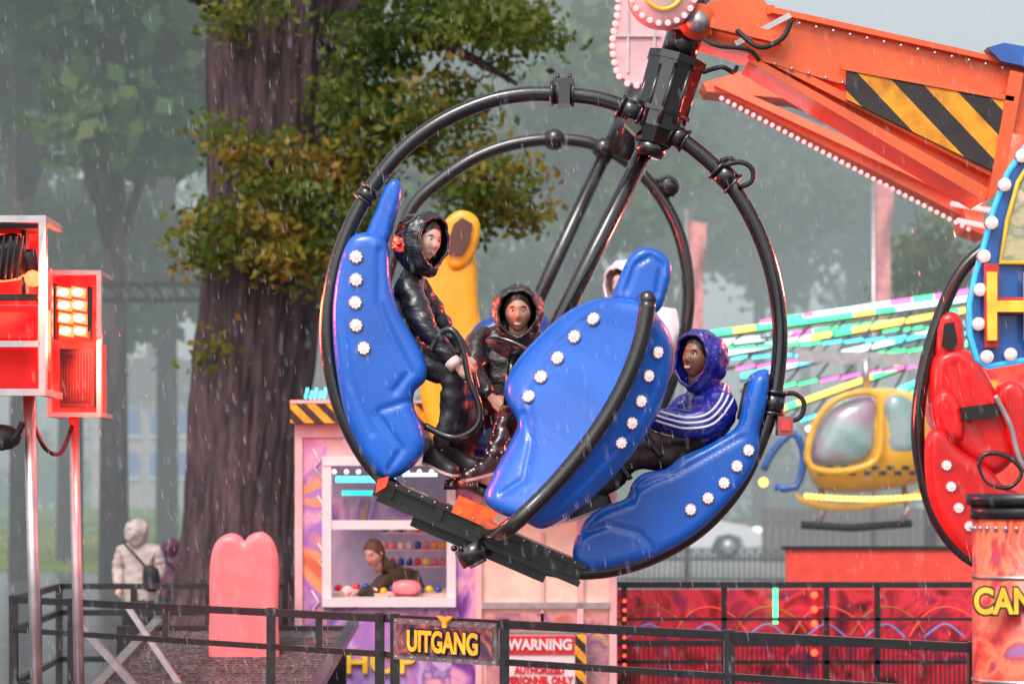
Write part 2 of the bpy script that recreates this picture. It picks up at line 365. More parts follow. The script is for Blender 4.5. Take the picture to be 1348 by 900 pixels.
        for i in range(8):
            th=t0+(math.pi-t0)*i/12
            for k in range(nu): o2.append(HW(th,2*math.pi*k/nu,.93))
        ho.add(o2,[(i*nu+k,(i+1)*nu+k,(i+1)*nu+(k+1)%nu,i*nu+(k+1)%nu) for i in range(7) for k in range(nu)],hood,True)
        ho.tube([HW(t0,2*math.pi*k/nu,.97) for k in range(nu)],.0095*s*hs,hood,8,closed=True)
        ho.obj('hood',parent)
def hand(parent,wrist,dr,nrm,skin='skin',s=1.,curl=1.):
    d=Vector(dr).normalized(); n=Vector(nrm); n=(n-d*n.dot(d)).normalized(); t=d.cross(n); wrist=Vector(wrist); mb=MB()
    def W(a,b,c): return wrist+(d*a+t*b+n*c)*s
    mb.tube([W(-.02,0,0),W(.02,0,0),W(.05,0,.002),W(.085,0,0),W(.095,0,0)],[.024*s,.03*s,.041*s,.04*s,.03*s],skin,14,flat=.42)
    for i,(b,L) in enumerate([(-.030,.072),(-.010,.080),(.011,.074),(.030,.058)]):
        ang=[.35*curl,.85*curl,.7*curl]; p=W(.085,b,.002); pts=[p]; a=0; seg=[.45,.32,.25]; cur=(.085,0.002)
        for q in range(3):
            a+=ang[q]; cur=(cur[0]+math.cos(a)*L*seg[q],cur[1]-math.sin(a)*L*seg[q]); pts.append(W(cur[0],b,cur[1]))
        mb.tube([W(.055,b*.9,0)]+pts,[.009*s,.0095*s,.009*s,.008*s,.006*s],skin,8)
        mb.sph(pts[-1],.006*s,skin,8)
    tp=[W(.015,-.028,-.004),W(.045,-.052,-.014),W(.07,-.056,-.03),W(.088,-.045,-.042)]
    mb.tube(tp,[.013*s,.011*s,.0095*s,.007*s],skin,8); mb.sph(tp[-1],.007*s,skin,8)
    mb.obj('hand',parent)
def shoe(mb,ank,fw,up,L,m='shoe',sole='matte'):
    f=Vector(fw).normalized(); u=Vector(up); u=(u-f*u.dot(f)).normalized(); r=f.cross(u); R=Matrix((r,f,u)).transposed(); a=Vector(ank)
    def W(x,y,z): return a+R@Vector((x,y,z))*L
    prof=[(-.28,.16,.20),(-.22,.17,.3),(-.05,.17,.28),(.12,.17,.16),(.35,.19,.11),(.55,.18,.08),(.68,.1,.03)]
    v=[];n=10
    for y,w,h in prof:
        for k in range(n):
            t=math.pi*k/(n-1); v.append(W(-math.cos(t)*w,y,-.22+.02+math.sin(t)**.7*(h+.12)))
    fs=[(i*n+k,i*n+k+1,(i+1)*n+k+1,(i+1)*n+k) for i in range(len(prof)-1) for k in range(n-1)]+[tuple(range(n)),tuple((len(prof)-1)*n+k for k in range(n))]
    mb.add(v,fs,m,True)
    q=[(-w*1.04,y) for y,w,_ in prof]+[(w*1.04,y) for y,w,_ in reversed(prof)]
    a1=[W(x,y,-.20) for x,y in q]; b1=[W(x,y,-.26) for x,y in q]; N=len(q)
    mb.add(a1+b1,[tuple(range(N)),tuple(range(2*N-1,N-1,-1))]+[(i,(i+1)%N,N+(i+1)%N,N+i) for i in range(N)],sole)
# ================================================================ SETTING
def sheet(name,x0,x1,y0,y1,z,m,th=None,parent=None):
    mb=MB()
    if th: mb.box(((x0+x1)/2,(y0+y1)/2,z-th/2),(x1-x0,y1-y0,th),m)
    else: mb.add([(x0,y0,z),(x1,y0,z),(x1,y1,z),(x0,y1,z)],[(0,1,2,3)],m)
    return mb.obj(name,parent)
sheet('ground',-400,400,-60,700,0,mat('wet_asphalt',(.08,.075,.085),.22,vs=.8,var=.35,bump=.3,bs=8))
gl_=grp('grass_lawn')   # a gentle bank rising away from the fair
mb=MB(); gmt=mat('grass',(.14,.22,.012),.9,vs=.5,col2=(.3,.36,.02),spec=.0)
mb.hexa([(-90,57,-.2),(-6.2,57,-.2),(-6.2,90,-.2),(-90,90,-.2),(-90,57,.12),(-6.2,57,.12),(-6.2,90,1.25),(-90,90,1.25)],gmt); mb.obj('turf',gl_)
sheet('road',-6,200,85.5,96,.008,mat('road_asphalt',(.12,.12,.13),.3,vs=1))
sheet('pavement',-6,60,52,85,.12,mat('paving',(.34,.32,.33),.5,vs=2),.12)
oak=grp('oak_tree')
mb=MB(); DT=28.
lv=[(-260,292,455),(-160,280,470),(-60,268,472),(0,272,462),(100,276,445),(200,275,440),(300,272,435),(400,265,420),(500,258,408),(600,250,396),(700,240,385),(780,228,386),(830,214,398),(856,196,415)]
v=[];seg=144
LV=[]
for i in range(len(lv)-1):
    for j in range(9):
        t=j/9; LV.append([lv[i][k]*(1-t)+lv[i+1][k]*t for k in range(3)])
LV.append(lv[-1])
from mathutils import noise as NZ
for y,a,b in LV:
    c=(a+b)/2; r=(b-a)/2*DT/F; base=P(c,y,DT)
    for k in range(seg):
        an=2*math.pi*k/seg
        w=1+.03*math.sin(5*an+y*.006)+.11*NZ.noise(Vector((math.cos(an)*6,math.sin(an)*6,base.z*.55)))+.09*(abs(NZ.noise(Vector((math.cos(an)*15,math.sin(an)*15,base.z*1.1))))-.2)
        if y>740: w+=.1*(y-740)/110*math.sin(5*an+1)
        v.append((base.x+math.cos(an)*r*w,DT+math.sin(an)*r*w,base.z))
n=len(LV)
bark=mat('oak_bark',(.03,.018,.022),.75,vs=6,col2=(.16,.088,.098),bump=1.,bs=12,stretch=(1.8,1.8,.22))
bark.node_tree.nodes['Bump'].inputs['Distance'].default_value=.11
mb.add(v,[(i*seg+k,i*seg+(k+1)%seg,(i+1)*seg+(k+1)%seg,(i+1)*seg+k) for i in range(n-1) for k in range(seg)],bark,True)
def limb(pts,r0,r1):
    pp=cr_spline([P(*q) for q in pts],False,.35); k=len(pp); mb.tube(pp,[r0+(r1-r0)*i/(k-1) for i in range(k)],bark,12)
limb([(430,150,27.9),(470,20,27.8),(540,-90,27.4)],.3,.2)
limb([(420,60,27.7),(500,40,27.2),(590,60,26.8),(680,110,26.4)],.14,.025)
limb([(430,180,27.8),(500,170,27.3),(570,200,27),(650,270,26.6)],.1,.015)
limb([(300,20,27.6),(230,-30,27),(150,-60,26.5),(60,-90,26)],.14,.05)
limb([(430,220,27.4),(370,215,26.9),(320,200,26.8),(280,180,26.9)],.05,.01)
limb([(420,330,27.3),(350,300,26.9),(290,290,26.8),(240,310,26.8)],.05,.01)
limb([(520,-40,27.4),(600,-30,27),(700,20,26.6)],.09,.02)
limb([(430,-20,27.9),(330,-100,27),(260,-200,26)],.2,.1)
mb.obj('trunk',oak)
def leafmesh(name,p,size,m,parent,aspect=.55,droop=0.,vertical=False):
    N=len(p); sz=size*RNG.uniform(.6,1.3,(N,1))
    a=RNG.normal(size=(N,3)); a[:,2]-=droop
    if vertical: a=a*np.array([.35,.35,.1])+np.array([0,0,1.])
    a/=np.linalg.norm(a,axis=1)[:,None]
    b=np.cross(a,RNG.normal(size=(N,3))); b/=np.linalg.norm(b,axis=1)[:,None]
    V=np.stack([p-a*sz,p+b*sz*aspect,p+a*sz,p-b*sz*aspect],1).reshape(-1,3)
    me=bpy.data.meshes.new(name); me.vertices.add(4*N); me.vertices.foreach_set('co',V.ravel().astype(np.float32))
    me.loops.add(4*N); me.loops.foreach_set('vertex_index',np.arange(4*N,dtype=np.int32)); me.polygons.add(N); me.polygons.foreach_set('loop_start',np.arange(0,4*N,4,dtype=np.int32)); me.polygons.foreach_set('loop_total',np.full(N,4,dtype=np.int32))
    me.update(calc_edges=True); me.materials.append(m)
    o=bpy.data.objects.new(name,me); sc.collection.objects.link(o)
    if parent: o.parent=parent
    return o
def leaves(name,centres,size,m,parent=None,sub=.35,aspect=.55,droop=.0):
    pts=[]
    for c,rx,ry,rz,nn,ns in centres:
        u=RNG.normal(size=(ns,3)); u/=np.linalg.norm(u,axis=1)[:,None]; u*=RNG.random((ns,1))**.45
        sc_=np.array(c)+u*np.array([rx,ry,rz]); k=RNG.integers(0,ns,nn)
        pts.append(sc_[k]+RNG.normal(size=(nn,3))*sub*np.array([1,1,.6]))
    return leafmesh(name,np.vstack(pts),size,m,parent,aspect,droop)
def C(x,y,d,rx,ry,n,ns,rd=.8): k=d/F; return (P(x,y,d),rx*k,rd,ry*k,n,ns)
green=leafmat('oak_leaves_green',[(.025,.05,.01),(.07,.12,.02),(.15,.19,.03),(.28,.26,.04)],.45)
autumn=leafmat('oak_leaves_autumn',[(.06,.09,.012),(.16,.17,.02),(.32,.22,.03),(.48,.22,.03)],.45)
leaves('foliage_green',[C(540,30,27,110,60,2200,44),C(640,40,26.6,90,60,1500,36),C(480,130,27,60,90,1300,30),C(560,160,27,90,70,1200,30),C(640,250,26.7,70,60,900,24),C(330,10,26.6,70,40,500,14),
  C(470,240,27,40,90,1000,22),C(690,50,26.6,50,60,250,12),C(590,-60,27,160,60,1500,25),C(330,190,26.8,60,50,400,14),C(300,300,26.8,60,60,550,18),C(430,330,26.9,50,60,500,16),C(380,260,26.9,60,50,400,14)],.06,green,oak,.16,droop=.5)
leaves('foliage_autumn',[C(330,190,26.8,50,50,220,10),C(400,230,26.9,60,40,300,12),C(295,300,26.8,50,50,380,14),C(370,300,26.8,60,60,420,16),C(360,350,26.8,50,40,150,8),C(470,210,27,40,60,200,10),C(660,240,26.5,60,60,380,16),C(250,330,26.8,30,30,130,6),
  C(480,320,27,40,60,200,10),C(690,290,26.5,40,30,140,6),C(280,440,26.9,30,40,80,5),C(560,120,26.6,110,70,260,18)],.06,autumn,oak,.14,droop=.6)
gm=leafmat('grass_blades',[(.13,.22,.012),(.22,.34,.02),(.34,.42,.03),(.48,.46,.05)],.4,.3)
NG=26000; gy=RNG.uniform(57.05,89.9,NG); gp=np.stack([RNG.uniform(-22,-6.3,NG),gy,.17+(gy-57)/33*1.13],1); leafmesh('blades',gp,.085,gm,gl_,.35,0,True)
dl=leafmat('distant_leaves',[(.018,.05,.022),(.04,.10,.04),(.09,.16,.045),(.17,.2,.05)],.4,.15)
cent=[]; tb=MB()
spec=[(30,50,20,-40,180),(150,46,15,60,150),(220,60,16,40,130),(90,58,15,300,140),(500,62,16,250,150),(620,75,18,330,170),(760,66,17,170,130),(880,80,18,260,170),(1000,88,18,200,150),(1120,92,18,250,150),(1230,85,16,330,110),(1330,95,16,320,120),(700,100,22,80,240),(420,90,22,150,200),(-60,70,20,200,200),(1060,120,24,190,150),(900,110,24,120,160),(560,110,24,80,220),(200,100,24,200,260),(1420,80,16,300,150),(1200,120,20,320,120)]
for x,d,h,cy,r in spec:
    k=d/F; c=P(x,cy,d); base=P(x,cy,d); base.z=0
    tb.cyl(base,c,.3,bark,r2=.18,seg=10)
    for j in range(5):
        a=random.uniform(0,6.28); tb.cyl(c*.6+base*.4,c+Vector((math.cos(a)*r*k*.6,math.sin(a)*2.5,r*k*.4*random.random())),.12,bark,r2=.04,seg=6)
    for j in range(11):
        a=random.uniform(0,6.28); q=random.uniform(.2,1.0); cc=c+Vector((math.cos(a)*q*r*k,random.uniform(-2.5,2.5),math.sin(a)*q*r*k))
        cent.append((cc,r*k*.40,2.2,r*k*.30,650,18))
for i in range(26):
    x=random.uniform(-150,1450); d=random.uniform(97,125); cent.append((Vector(((x-HX)*d/F,d,random.uniform(1,3.5))),4.5,2,2.2,900,12))
DTR=grp('distant_trees'); leaves('crowns',cent,.24,dl,DTR,.55,.7); tb.obj('trunks',DTR)
hg=[(Vector((x,83.+random.uniform(-.3,.3),.75)),1.,.5,.5,260,12) for x in np.arange(3,16,1.1)]; leaves('hedge',hg,.09,green,None,.2)
yt=grp('young_tree'); mbq=MB(); mbq.cyl(P(1225,655+1.7*F/50,50),P(1225,300,50),.14,bark,r2=.06)
for dx,dy in((-40,320),(40,310),(-20,270),(25,280)): mbq.cyl(P(1225,420,50),P(1225+dx,dy,50),.05,bark,r2=.02,seg=6)
mbq.obj('trunk',yt); leaves('crown',[C(1225,330,50,45,80,1000,20,1.2),C(1190,390,50,30,40,300,8,1)],.11,green,yt,.3)
bh=grp('brick_house'); mb=MB(); wall=mat('pale_brick',(.42,.34,.34),.8,vs=3)
mb.rect(120,520,262,668,98,8,wall); mb.prism([(112,520),(270,520),(236,470),(146,470)],97.5,9,mat('roof_tile',(.1,.07,.07),.7))
for i in range(4):
    for j in range(2): mb.rect(132+i*33,540+j*55,150+i*33,572+j*55,97.9,.06,M['signblue']); mb.rect(130+i*33,572+j*55,152+i*33,575+j*55,97.85,.12,'white')
mb.obj('walls_and_roof',bh)
lt=grp('lighting_truss'); mb=MB()
for y in (374,394): mb.beam(P(100,y,40),P(300,y,40),.09,.09,'matte')
for i in range(10): mb.beam(P(100+i*20,374,40),P(120+i*20,394,40),.04,.04,'matte')
for x in (104,296): mb.beam(P(x,394,40),Vector((P(x,394,40).x,40,0)),.12,.12,'matte')
mb.obj('truss',lt)
st=grp('traffic_sign'); mb=MB(); q=P(146,656,62); mb.cyl((q.x,62,0.1),(q.x,62,q.z+.4),.04,'steel'); mb.cyl((q.x,61.9,q.z),(q.x,61.95,q.z),.27,mat('sign_disc',(.03,.2,.7),.4),seg=24); mb.obj('post_and_disc',st)
for nm,x0,x1,y0,y1,d in(('banner_flag',906,930,288,440,40),('banner_flag',1152,1176,232,420,45)):
    g=grp(nm); mb=MB(); q=P(x0-2,y0-12,d); mb.cyl((q.x,d,0),q,.045,'steel')
    v=[];n=16
    for i in range(n+1):
        t=i/n; y=y0+(y1-y0)*t
        for k in range(5): u=k/4; w=P(x0+(x1-x0)*u*(1-.25*t),y+6*u,d); v.append(w+Vector((0,.12*math.sin(3*t*3+u*4)*u,0)))
    mb.add(v,[(i*5+k,i*5+k+1,i*5+k+6,i*5+k+5) for i in range(n) for k in range(4)],mat('flag_pink',(.75,.3,.3),.6,var=.2),True); mb.obj('pole_and_cloth',g)
car=grp('parked_car'); mb=MB(); dC=64.; k=dC/F
cw=mat('white_car_paint',(.85,.84,.88),.2,coat=.8,var=.02)
X0=(1000-HX)*k-4.2; prof=[(0,.35),(0,.85),(.15,1.0),(.35,1.42),(.9,1.53),(2.1,1.5),(2.9,1.02),(3.8,.86),(4.15,.66),(4.2,.35),(3.75,.3),(3.6,.58),(3.3,.66),(3.0,.58),(2.85,.3),(1.25,.3),(1.1,.58),(.8,.66),(.5,.58),(.35,.3)]
a=[Vector((X0+x,dC-.85,z+.12)) for x,z in prof]; b=[p+Vector((0,1.7,0)) for p in a]; n=len(a)
mb.add(a+b,[tuple(range(n)),tuple(range(2*n-1,n-1,-1))]+[(i,n+i,n+(i+1)%n,(i+1)%n) for i in range(n)],cw)
win=mat('car_glass',(.03,.035,.05),.08)
for poly in([(.42,1.05),(.55,1.38),(1.25,1.42),(1.25,1.05)],[(1.33,1.05),(1.33,1.42),(2.05,1.4),(2.7,1.05)]):
    a=[Vector((X0+x,dC-.87,z+.12)) for x,z in poly]; b=[p+Vector((0,.03,0)) for p in a]; mb.add(a+b,[(0,1,2,3),(7,6,5,4),(0,4,5,1),(1,5,6,2),(2,6,7,3),(3,7,4,0)],win)
for x in (.8,3.3):
    for yy in (-.86,.66): mb.cyl((X0+x,dC+yy,.44),(X0+x,dC+yy+.2,.44),.31,'matte',seg=24); mb.cyl((X0+x,dC+yy-.01,.44),(X0+x,dC+yy,.44),.2,'steel',seg=16)
mb.sph((X0+4.05,dC-.75,.87),(.16,.12,.09),'whiteled'); mb.obj('body',car)
wf=grp('wooden_fence'); mb=MB(); wd=mat('fence_wood',(.11,.06,.055),.7,vs=3)
for i in range(28): x=1003+i*10; mb.rect(x,668+random.uniform(-1,1),x+8.6,743,60+.02*(i%2),.03,wd)
mb.rect(1003,685,1285,689,60.05,.05,wd); mb.rect(1003,725,1285,729,60.05,.05,wd); mb.obj('planks',wf)
ir=grp('iron_fence'); mb=MB()
for i in range(34): x=812+i*7; q=P(x,724+(6 if i%2 else 0),45); mb.cyl((q.x,45,.0),q,.014,'matte',seg=6); mb.sph(q,.03,'matte',6)
mb.rect(808,734,1050,737,45,.03,'matte'); mb.rect(808,760,1050,763,45,.03,'matte'); mb.obj('bars',ir)
# ================================================================ FAIRGROUND RIDE BACKGROUND
fr=grp('fairground_ride'); mb=MB(); dR=33.
M.update(gl=emis('green_led',(.06,1,.28),3.2),cl=emis('cyan_led',(.08,.75,1),3.2),yl=emis('yellow_led',(1,.68,.10),3.2),pl=emis('magenta_led',(1,.14,.55),3.),wl=emis('cool_led',(.7,.97,1),3.))
hub=(1330,395); HU=[(1330,390),(1330,402),(1330,418),(1330,436),(1330,454),(1330,380),(1330,470),(1330,410)]
ends=[(935,444,'gl','yl'),(950,470,'yl','gl'),(975,500,'cl','wl'),(1020,545,'yl','gl'),(1060,570,'cl','gl'),(1000,430,'pl','gl'),(1100,560,'yl','cl'),(930,458,'gl','pl')]
for i,(x,y,c1,c2) in enumerate(ends):
    dd=dR+(i-3)*.5
    a=P(*HU[i],dR+(i-3)*.2); b=P(x,y,dd)
    mb.beam(a,b,.05,.10,'dark'); off=Vector((0,-.08,0))
    L=(b-a).length; n=int(L/.15); dr_=(b-a).normalized()
    for j in range(n):
        t=j/n; c=a.lerp(b,t)+off
        cm=[c1,c2,c1,'wl'][int((math.sin(t*7+i*2)+1)*1.99)]
        mb.beam(c+Vector((0,0,.05)),c+dr_*(L/n)+Vector((0,0,.05)),.07,.04,cm)
    c0=a+Vector((0,0,-.45)); c1_=b+Vector((0,0,-.15)); mb.beam(c0,c1_,.05,.07,'dark')
    for j in range(n//2):
        c=c0.lerp(c1_,j*2/n)+Vector((0,-.06,0)); mb.beam(c,c+dr_*.26,.032,.03,['cl','gl','pl','gl'][(i+j//9)%4])
    for j in range(9): t=j/9; mb.beam(a.lerp(b,t),c0.lerp(c1_,t+.06),.03,.03,'dark')
q=P(hub[0],hub[1],dR); mb.cyl((q.x,dR,0),q+Vector((0,0,.6)),.5,'redpanel',seg=24)
mb.obj('led_arms',fr)
mb=MB()
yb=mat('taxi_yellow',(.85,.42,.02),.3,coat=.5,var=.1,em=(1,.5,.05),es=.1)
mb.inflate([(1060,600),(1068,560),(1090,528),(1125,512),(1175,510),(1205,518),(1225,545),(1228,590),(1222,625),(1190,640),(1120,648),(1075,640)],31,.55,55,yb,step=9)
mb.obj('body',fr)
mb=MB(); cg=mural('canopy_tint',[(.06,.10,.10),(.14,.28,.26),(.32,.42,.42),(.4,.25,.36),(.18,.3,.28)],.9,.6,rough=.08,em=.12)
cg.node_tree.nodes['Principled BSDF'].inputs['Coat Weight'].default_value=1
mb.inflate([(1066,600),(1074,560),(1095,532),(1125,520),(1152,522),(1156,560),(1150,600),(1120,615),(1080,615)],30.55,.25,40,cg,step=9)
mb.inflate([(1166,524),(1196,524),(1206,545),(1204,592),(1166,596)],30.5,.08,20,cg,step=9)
mb.tube(cr_spline([P(x,y,30.35) for x,y in((1063,603),(1072,560),(1094,530),(1125,517),(1155,519),(1160,560),(1154,603),(1120,618),(1078,618))],True,.1),.045,yb,8,closed=True)
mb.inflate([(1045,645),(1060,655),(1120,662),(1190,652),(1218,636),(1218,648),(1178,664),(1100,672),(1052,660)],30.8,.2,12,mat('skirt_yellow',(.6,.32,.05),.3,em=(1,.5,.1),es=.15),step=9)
for i in range(16): x=1068+i*10; mb.rect(x,612+(i%2)*7,x+9,618+(i%2)*7,30.36,.05,'matte')
for i in range(24): mb.sph(P(1062+i*6.5,652+4*math.sin(i*.13),30.3),.035,'yl',6)
mb.beam(P(1225,585,31),P(1290,560,31),.3,.25,yb); mb.prism([(1280,560),(1300,500),(1315,500),(1305,565)],30.95,.08,yb)
for x in (1080,1190): mb.tube([P(x,640,31),P(x+5,670,30.9),P(x-5,690,30.9)],.04,'steel',8)
mb.tube([P(1055,690,30.9),P(1120,694,30.9),P(1200,688,30.9)],.05,'matte',8)
mb.cyl(P(1140,515,31),P(1140,470,31),.05,'steel'); mb.beam(P(1050,468,31),P(1240,474,31),.16,.03,'steel')
mb.tube(cr_spline([P(1005,618,30.8),P(1020,590,30.8),P(1045,570,30.8),P(1058,600,30.8),P(1048,640,30.8),P(1020,640,30.8)],False,.1),.05,M['signblue'],10)
mb.sph(P(1005,634,30.4),.06,'yl',8)
mb.obj('helicopter_cabin_trim',fr)
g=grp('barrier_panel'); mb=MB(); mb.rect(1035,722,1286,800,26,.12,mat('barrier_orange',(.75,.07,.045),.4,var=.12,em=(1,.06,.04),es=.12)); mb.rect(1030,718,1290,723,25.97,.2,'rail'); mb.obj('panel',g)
g=grp('ride_barrier'); mb=MB(); dB=20.
rp=mural('barrier_art',[(.04,.006,.012),(.3,.01,.02),(.65,.03,.05),(.35,.015,.05),(.08,.02,.07)],2.4,2.,em=.35)  # emission puts a red reflected glow into the panel art
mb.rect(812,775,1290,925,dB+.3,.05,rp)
for y in (765,842): mb.rect(810,y,1290,y+8,dB,.05,'rail')
for x in (818,950,1085,1152): mb.rect(x,768,x+7,922,dB+.02,.05,'rail')
for i in range(75): mb.rect(822+i*6.2,850,823.5+i*6.2,922,dB+.03,.012,'rail')
mb.rect(812,812,1290,816,dB+.02,.03,'rail'); mb.rect(812,868,1290,873,dB+.02,.03,'rail')
dimred=mat('scroll_red',(.8,.1,.08),.4,em=(1,.1,.08),es=.4); dimbl=mat('scroll_blue',(.15,.3,.6),.4,em=(.2,.4,1),es=.25); dimg=mat('scroll_gold',(.5,.25,.05),.4)
for i in range(6):
    x=850+i*78
    mb.tube(cr_spline([P(x-44,838,dB+.26),P(x-20,806,dB+.26),P(x+10,798,dB+.26),P(x+40,812,dB+.26),P(x+56,834,dB+.26)],False,.04),.008,dimred if i%2 else dimg,6)
    mb.tube(cr_spline([P(x-24,838,dB+.24),P(x+4,820,dB+.24),P(x+30,838,dB+.24)],False,.04),.008,dimbl,6)
for i in range(5): mb.sph(P(1072,782+i*19,dB-.02),.03,'redled',8)
for i in range(8): mb.sph(P(822,790+i*12,dB-.02),.015,'redled',6)
mb.rect(1018,770,1024,820,dB+.1,.03,'gl')
mb.rect(806,768,812,925,dB-.05,.1,'white')
mb.obj('panels_and_rails',g)
# ================================================================ BOOTH
bt=grp('ticket_booth'); mb=MB(); dK=19.5
pw=mat('booth_pink_white',(.75,.45,.46),.4,var=.1,grime=.15); art=mural('booth_mural',[(.15,.04,.28),(.4,.16,.48),(.75,.38,.52),(.3,.15,.52),(.8,.33,.14),(.6,.14,.08)],1.3,2.2)
art2=mural('booth_mural_blue',[(.55,.25,.5),(.35,.2,.6),(.6,.45,.7),(.2,.1,.4),(.75,.4,.5)],1.6,2.2)
pan=mat('interior_panel',(.8,.55,.45),.5,em=(1,.55,.4),es=.12)
mb.rect(388,556,812,575,dK,2.2,pw)
mb.rect(382,530,812,556,dK-.12,.12,'hazs')
mb.rect(382,526,812,530,dK-.13,2.3,'steel')
mb.rect(388,575,398,930,dK,.1,pw); mb.rect(802,575,812,930,dK,.1,pw); mb.rect(388,575,398,930,dK+2.1,.1,pw)
mb.rect(398,575,430,930,dK+.03,.06,art); mb.rect(594,575,630,930,dK+.03,.06,art)
mb.rect(430,792,594,930,dK+.03,.06,art2); mb.rect(430,575,594,606,dK+.03,.06,pw)
mb.rect(424,606,436,796,dK-.02,.12,'white'); mb.rect(588,606,600,796,dK-.02,.12,'white'); mb.rect(424,600,600,612,dK-.03,.12,'white'); mb.rect(424,786,600,798,dK-.06,.25,'white'); mb.rect(436,684,588,696,dK-.01,.08,'white')
mb.rect(630,575,802,930,dK+.03,.06,pan)
mb.rect(626,575,634,930,dK-.03,.1,pw); mb.rect(712,700,716,860,dK-.01,.05,pw); mb.rect(634,792,802,800,dK-.03,.08,'steel'); mb.rect(760,575,768,930,dK-.03,.1,pw)
mb.rect(640,806,800,925,dK-.01,.06,mural('door_mural',[(.5,.15,.1),(.6,.3,.3),(.25,.1,.2),(.7,.45,.2)],2.5,2))
mb.rect(388,575,812,930,dK+2.15,.05,mat('booth_inner',(.4,.25,.35),.6,em=(.5,.45,.7),es=.12))
mb.rect(436,780,588,785,dK+.3,1.2,pan)
mb.rect(442,626,520,634,dK+1.2,.06,'cl'); mb.rect(450,645,545,651,dK+1.6,.06,emis('booth_teal',(.03,.8,.6),1.8)); mb.rect(530,622,575,626,dK+1.4,.06,'wl'); mb.rect(436,655,590,684,dK+1.9,.05,art)
for i in range(5): mb.beam(P(402+i*6,524,dK+1.),P(405+i*6,510+(i%2)*4,dK+1.),.02,.03,'cl')
for j in range(3):
    mb.rect(500,700+j*22,588,702+j*22,dK+1.3,.4,pw)
    for i in range(8): mb.sph(P(506+i*11,695+j*22,dK+1.4),(.03,.03,.04),M[random.choice(['gold','pink','signblue','teeth','red','yel'])],8)
for i in range(9): mb.sph(P(440+i*16,620,dK+.3),.02,'whiteled',6)
for i in range(12): mb.sph(P(445+i*12,774+random.uniform(-3,3),dK+.35),(.035,.035,.03),M[random.choice(['gold','pinkled','signblue','teeth','red'])],8)
mb.inflate([(518,766),(535,762),(552,766),(554,780),(535,786),(518,780)],dK+.25,.04,8,'pink',step=5)
mb.obj('walls_window_counter',bt)
for i in range(5):
    mbx=MB(); x=402+random.uniform(0,18); y=590+i*62; mbx.tube([P(x,y,dK+.02),P(x+10,y+16,dK+.02),P(x+2,y+24,dK+.02),P(x+14,y+44,dK+.02)],.008,M['white'],5); mbx.obj('bolt',bt)
text('HOP',500,872,dK-.0,30,'gold',bt,'lettering',sx=1.1)
ws=grp('warning_sign'); mb=MB(); wr_=mat('warn_red',(.6,.02,.03),.4); mb.rect(660,832,772,925,dK-.2,.03,'white'); mb.rect(664,836,756,860,dK-.215,.01,wr_); mb.rect(757,834,771,925,dK-.213,.01,'hazs'); mb.rect(658,829,774,832,dK-.22,.05,'steel'); mb.obj('plate',ws)
text('WARNING',711,848,dK-.225,14,'white',ws,'title',.002,.9); text('AUTHORIZED\nPERSONNEL ONLY',710,888,dK-.21,10,wr_,ws,'lines',.002,.75)
by=grp('boy_in_booth'); d=dK+.6
J={'pel':(P(545,800,d+.2),.15,.13),'ch':(P(528,760,d),.15,.13),'nk':(P(508,742,d-.1),.055,.055),'hd':(P(500,735,d-.12),.05,.05),
'sl':(P(505,760,d-.15),.075,.075),'el':(P(490,782,d-.25),.055,.055),'wr':(P(470,778,d-.4),.035,.035),'sr':(P(545,756,d+.1),.075,.075),'er':(P(552,785,d-.1),.055,.055),'wr2':(P(520,782,d-.35),.035,.035)}
person('boy',J,[('pel','ch',0),('ch','nk',0),('nk','hd',1),('ch','sl',0),('sl','el',0),('el','wr',0),('ch','sr',0),('sr','er',0),('er','wr2',0)],'pel',by,[mat('olive_jumper',(.07,.05,.03),.8),'skin'])
head(by,P(492,728,d-.15),(-.45,-.8,-.35),'skin',None,'hairb',.95)
hand(by,J['wr'][0],(-1,-.2,-.1),(0,0,1),'skin',.8); hand(by,J['wr2'][0],(-1,-.2,-.1),(0,0,1),'skin',.8)
# ================================================================ LEFT LIGHT TOWERS
lg=grp('floodlight_tower'); mb=MB(); d=14.2
def frame(x0,y0,x1,y1,d,t,w,m):
    mb.rect(x0,y0,x1,y0+w,d,t,m); mb.rect(x0,y1-w,x1,y1,d,t,m); mb.rect(x0,y0+w,x0+w,y1-w,d,t,m); mb.rect(x1-w,y0+w,x1,y1-w,d,t,m)
frame(-90,283,60,520,d,.06,9,'steel'); frame(-90,283,60,520,d+.6,.06,9,'steel')
for x,y in((51,283),(51,511),(-90,283),(-90,511)): mb.rect(x,y,x+9,y+9,d+.06,.54,'steel')
mb.rect(-80,402,50,511,d+.1,.4,mat('red_case',(.4,.008,.008),.5,em=(1,.01,.006),es=.35,spec=.2)); mb.rect(-80,448,52,456,d,.06,'steel'); mb.rect(-80,292,50,400,d+.45,.04,'redpanel')
mb.rect(-4,410,44,444,d+.08,.02,M['redpanel'])
mb.rect(-80,292,50,300,d+.1,.3,'matte'); mb.rect(-80,386,50,394,d+.15,.1,'matte'); mb.rect(28,300,34,386,d+.2,.1,'matte')
mb.cyl(P(4,318,d+.1),P(16,356,d+.2),.11,'matte',r2=.12); mb.cyl(P(16.2,356.5,d+.2),P(18,366,d+.2),.11,'blinder'); mb.cyl(P(36,330,d+.15),P(44,360,d+.2),.05,'matte'); mb.sph(P(43,366,d+.1),.05,'blinder',10)
for i in range(5): mb.beam(P(-2+i*8,310,d-.02),P(-10+i*8,366,d-.02),.012,.02,'matte')
mb.cyl(P(38,520,d+.3),(P(38,0,d).x,d+.3,0),.036,'steel'); mb.cyl(P(-60,520,d+.3),(P(-60,0,d).x,d+.3,0),.036,'steel')
mb.tube(cr_spline([P(0,590,d+.2),P(12,580,d+.2),P(22,572,d+.2),P(30,555,d+.2)],False,.02),.02,'matte',8)
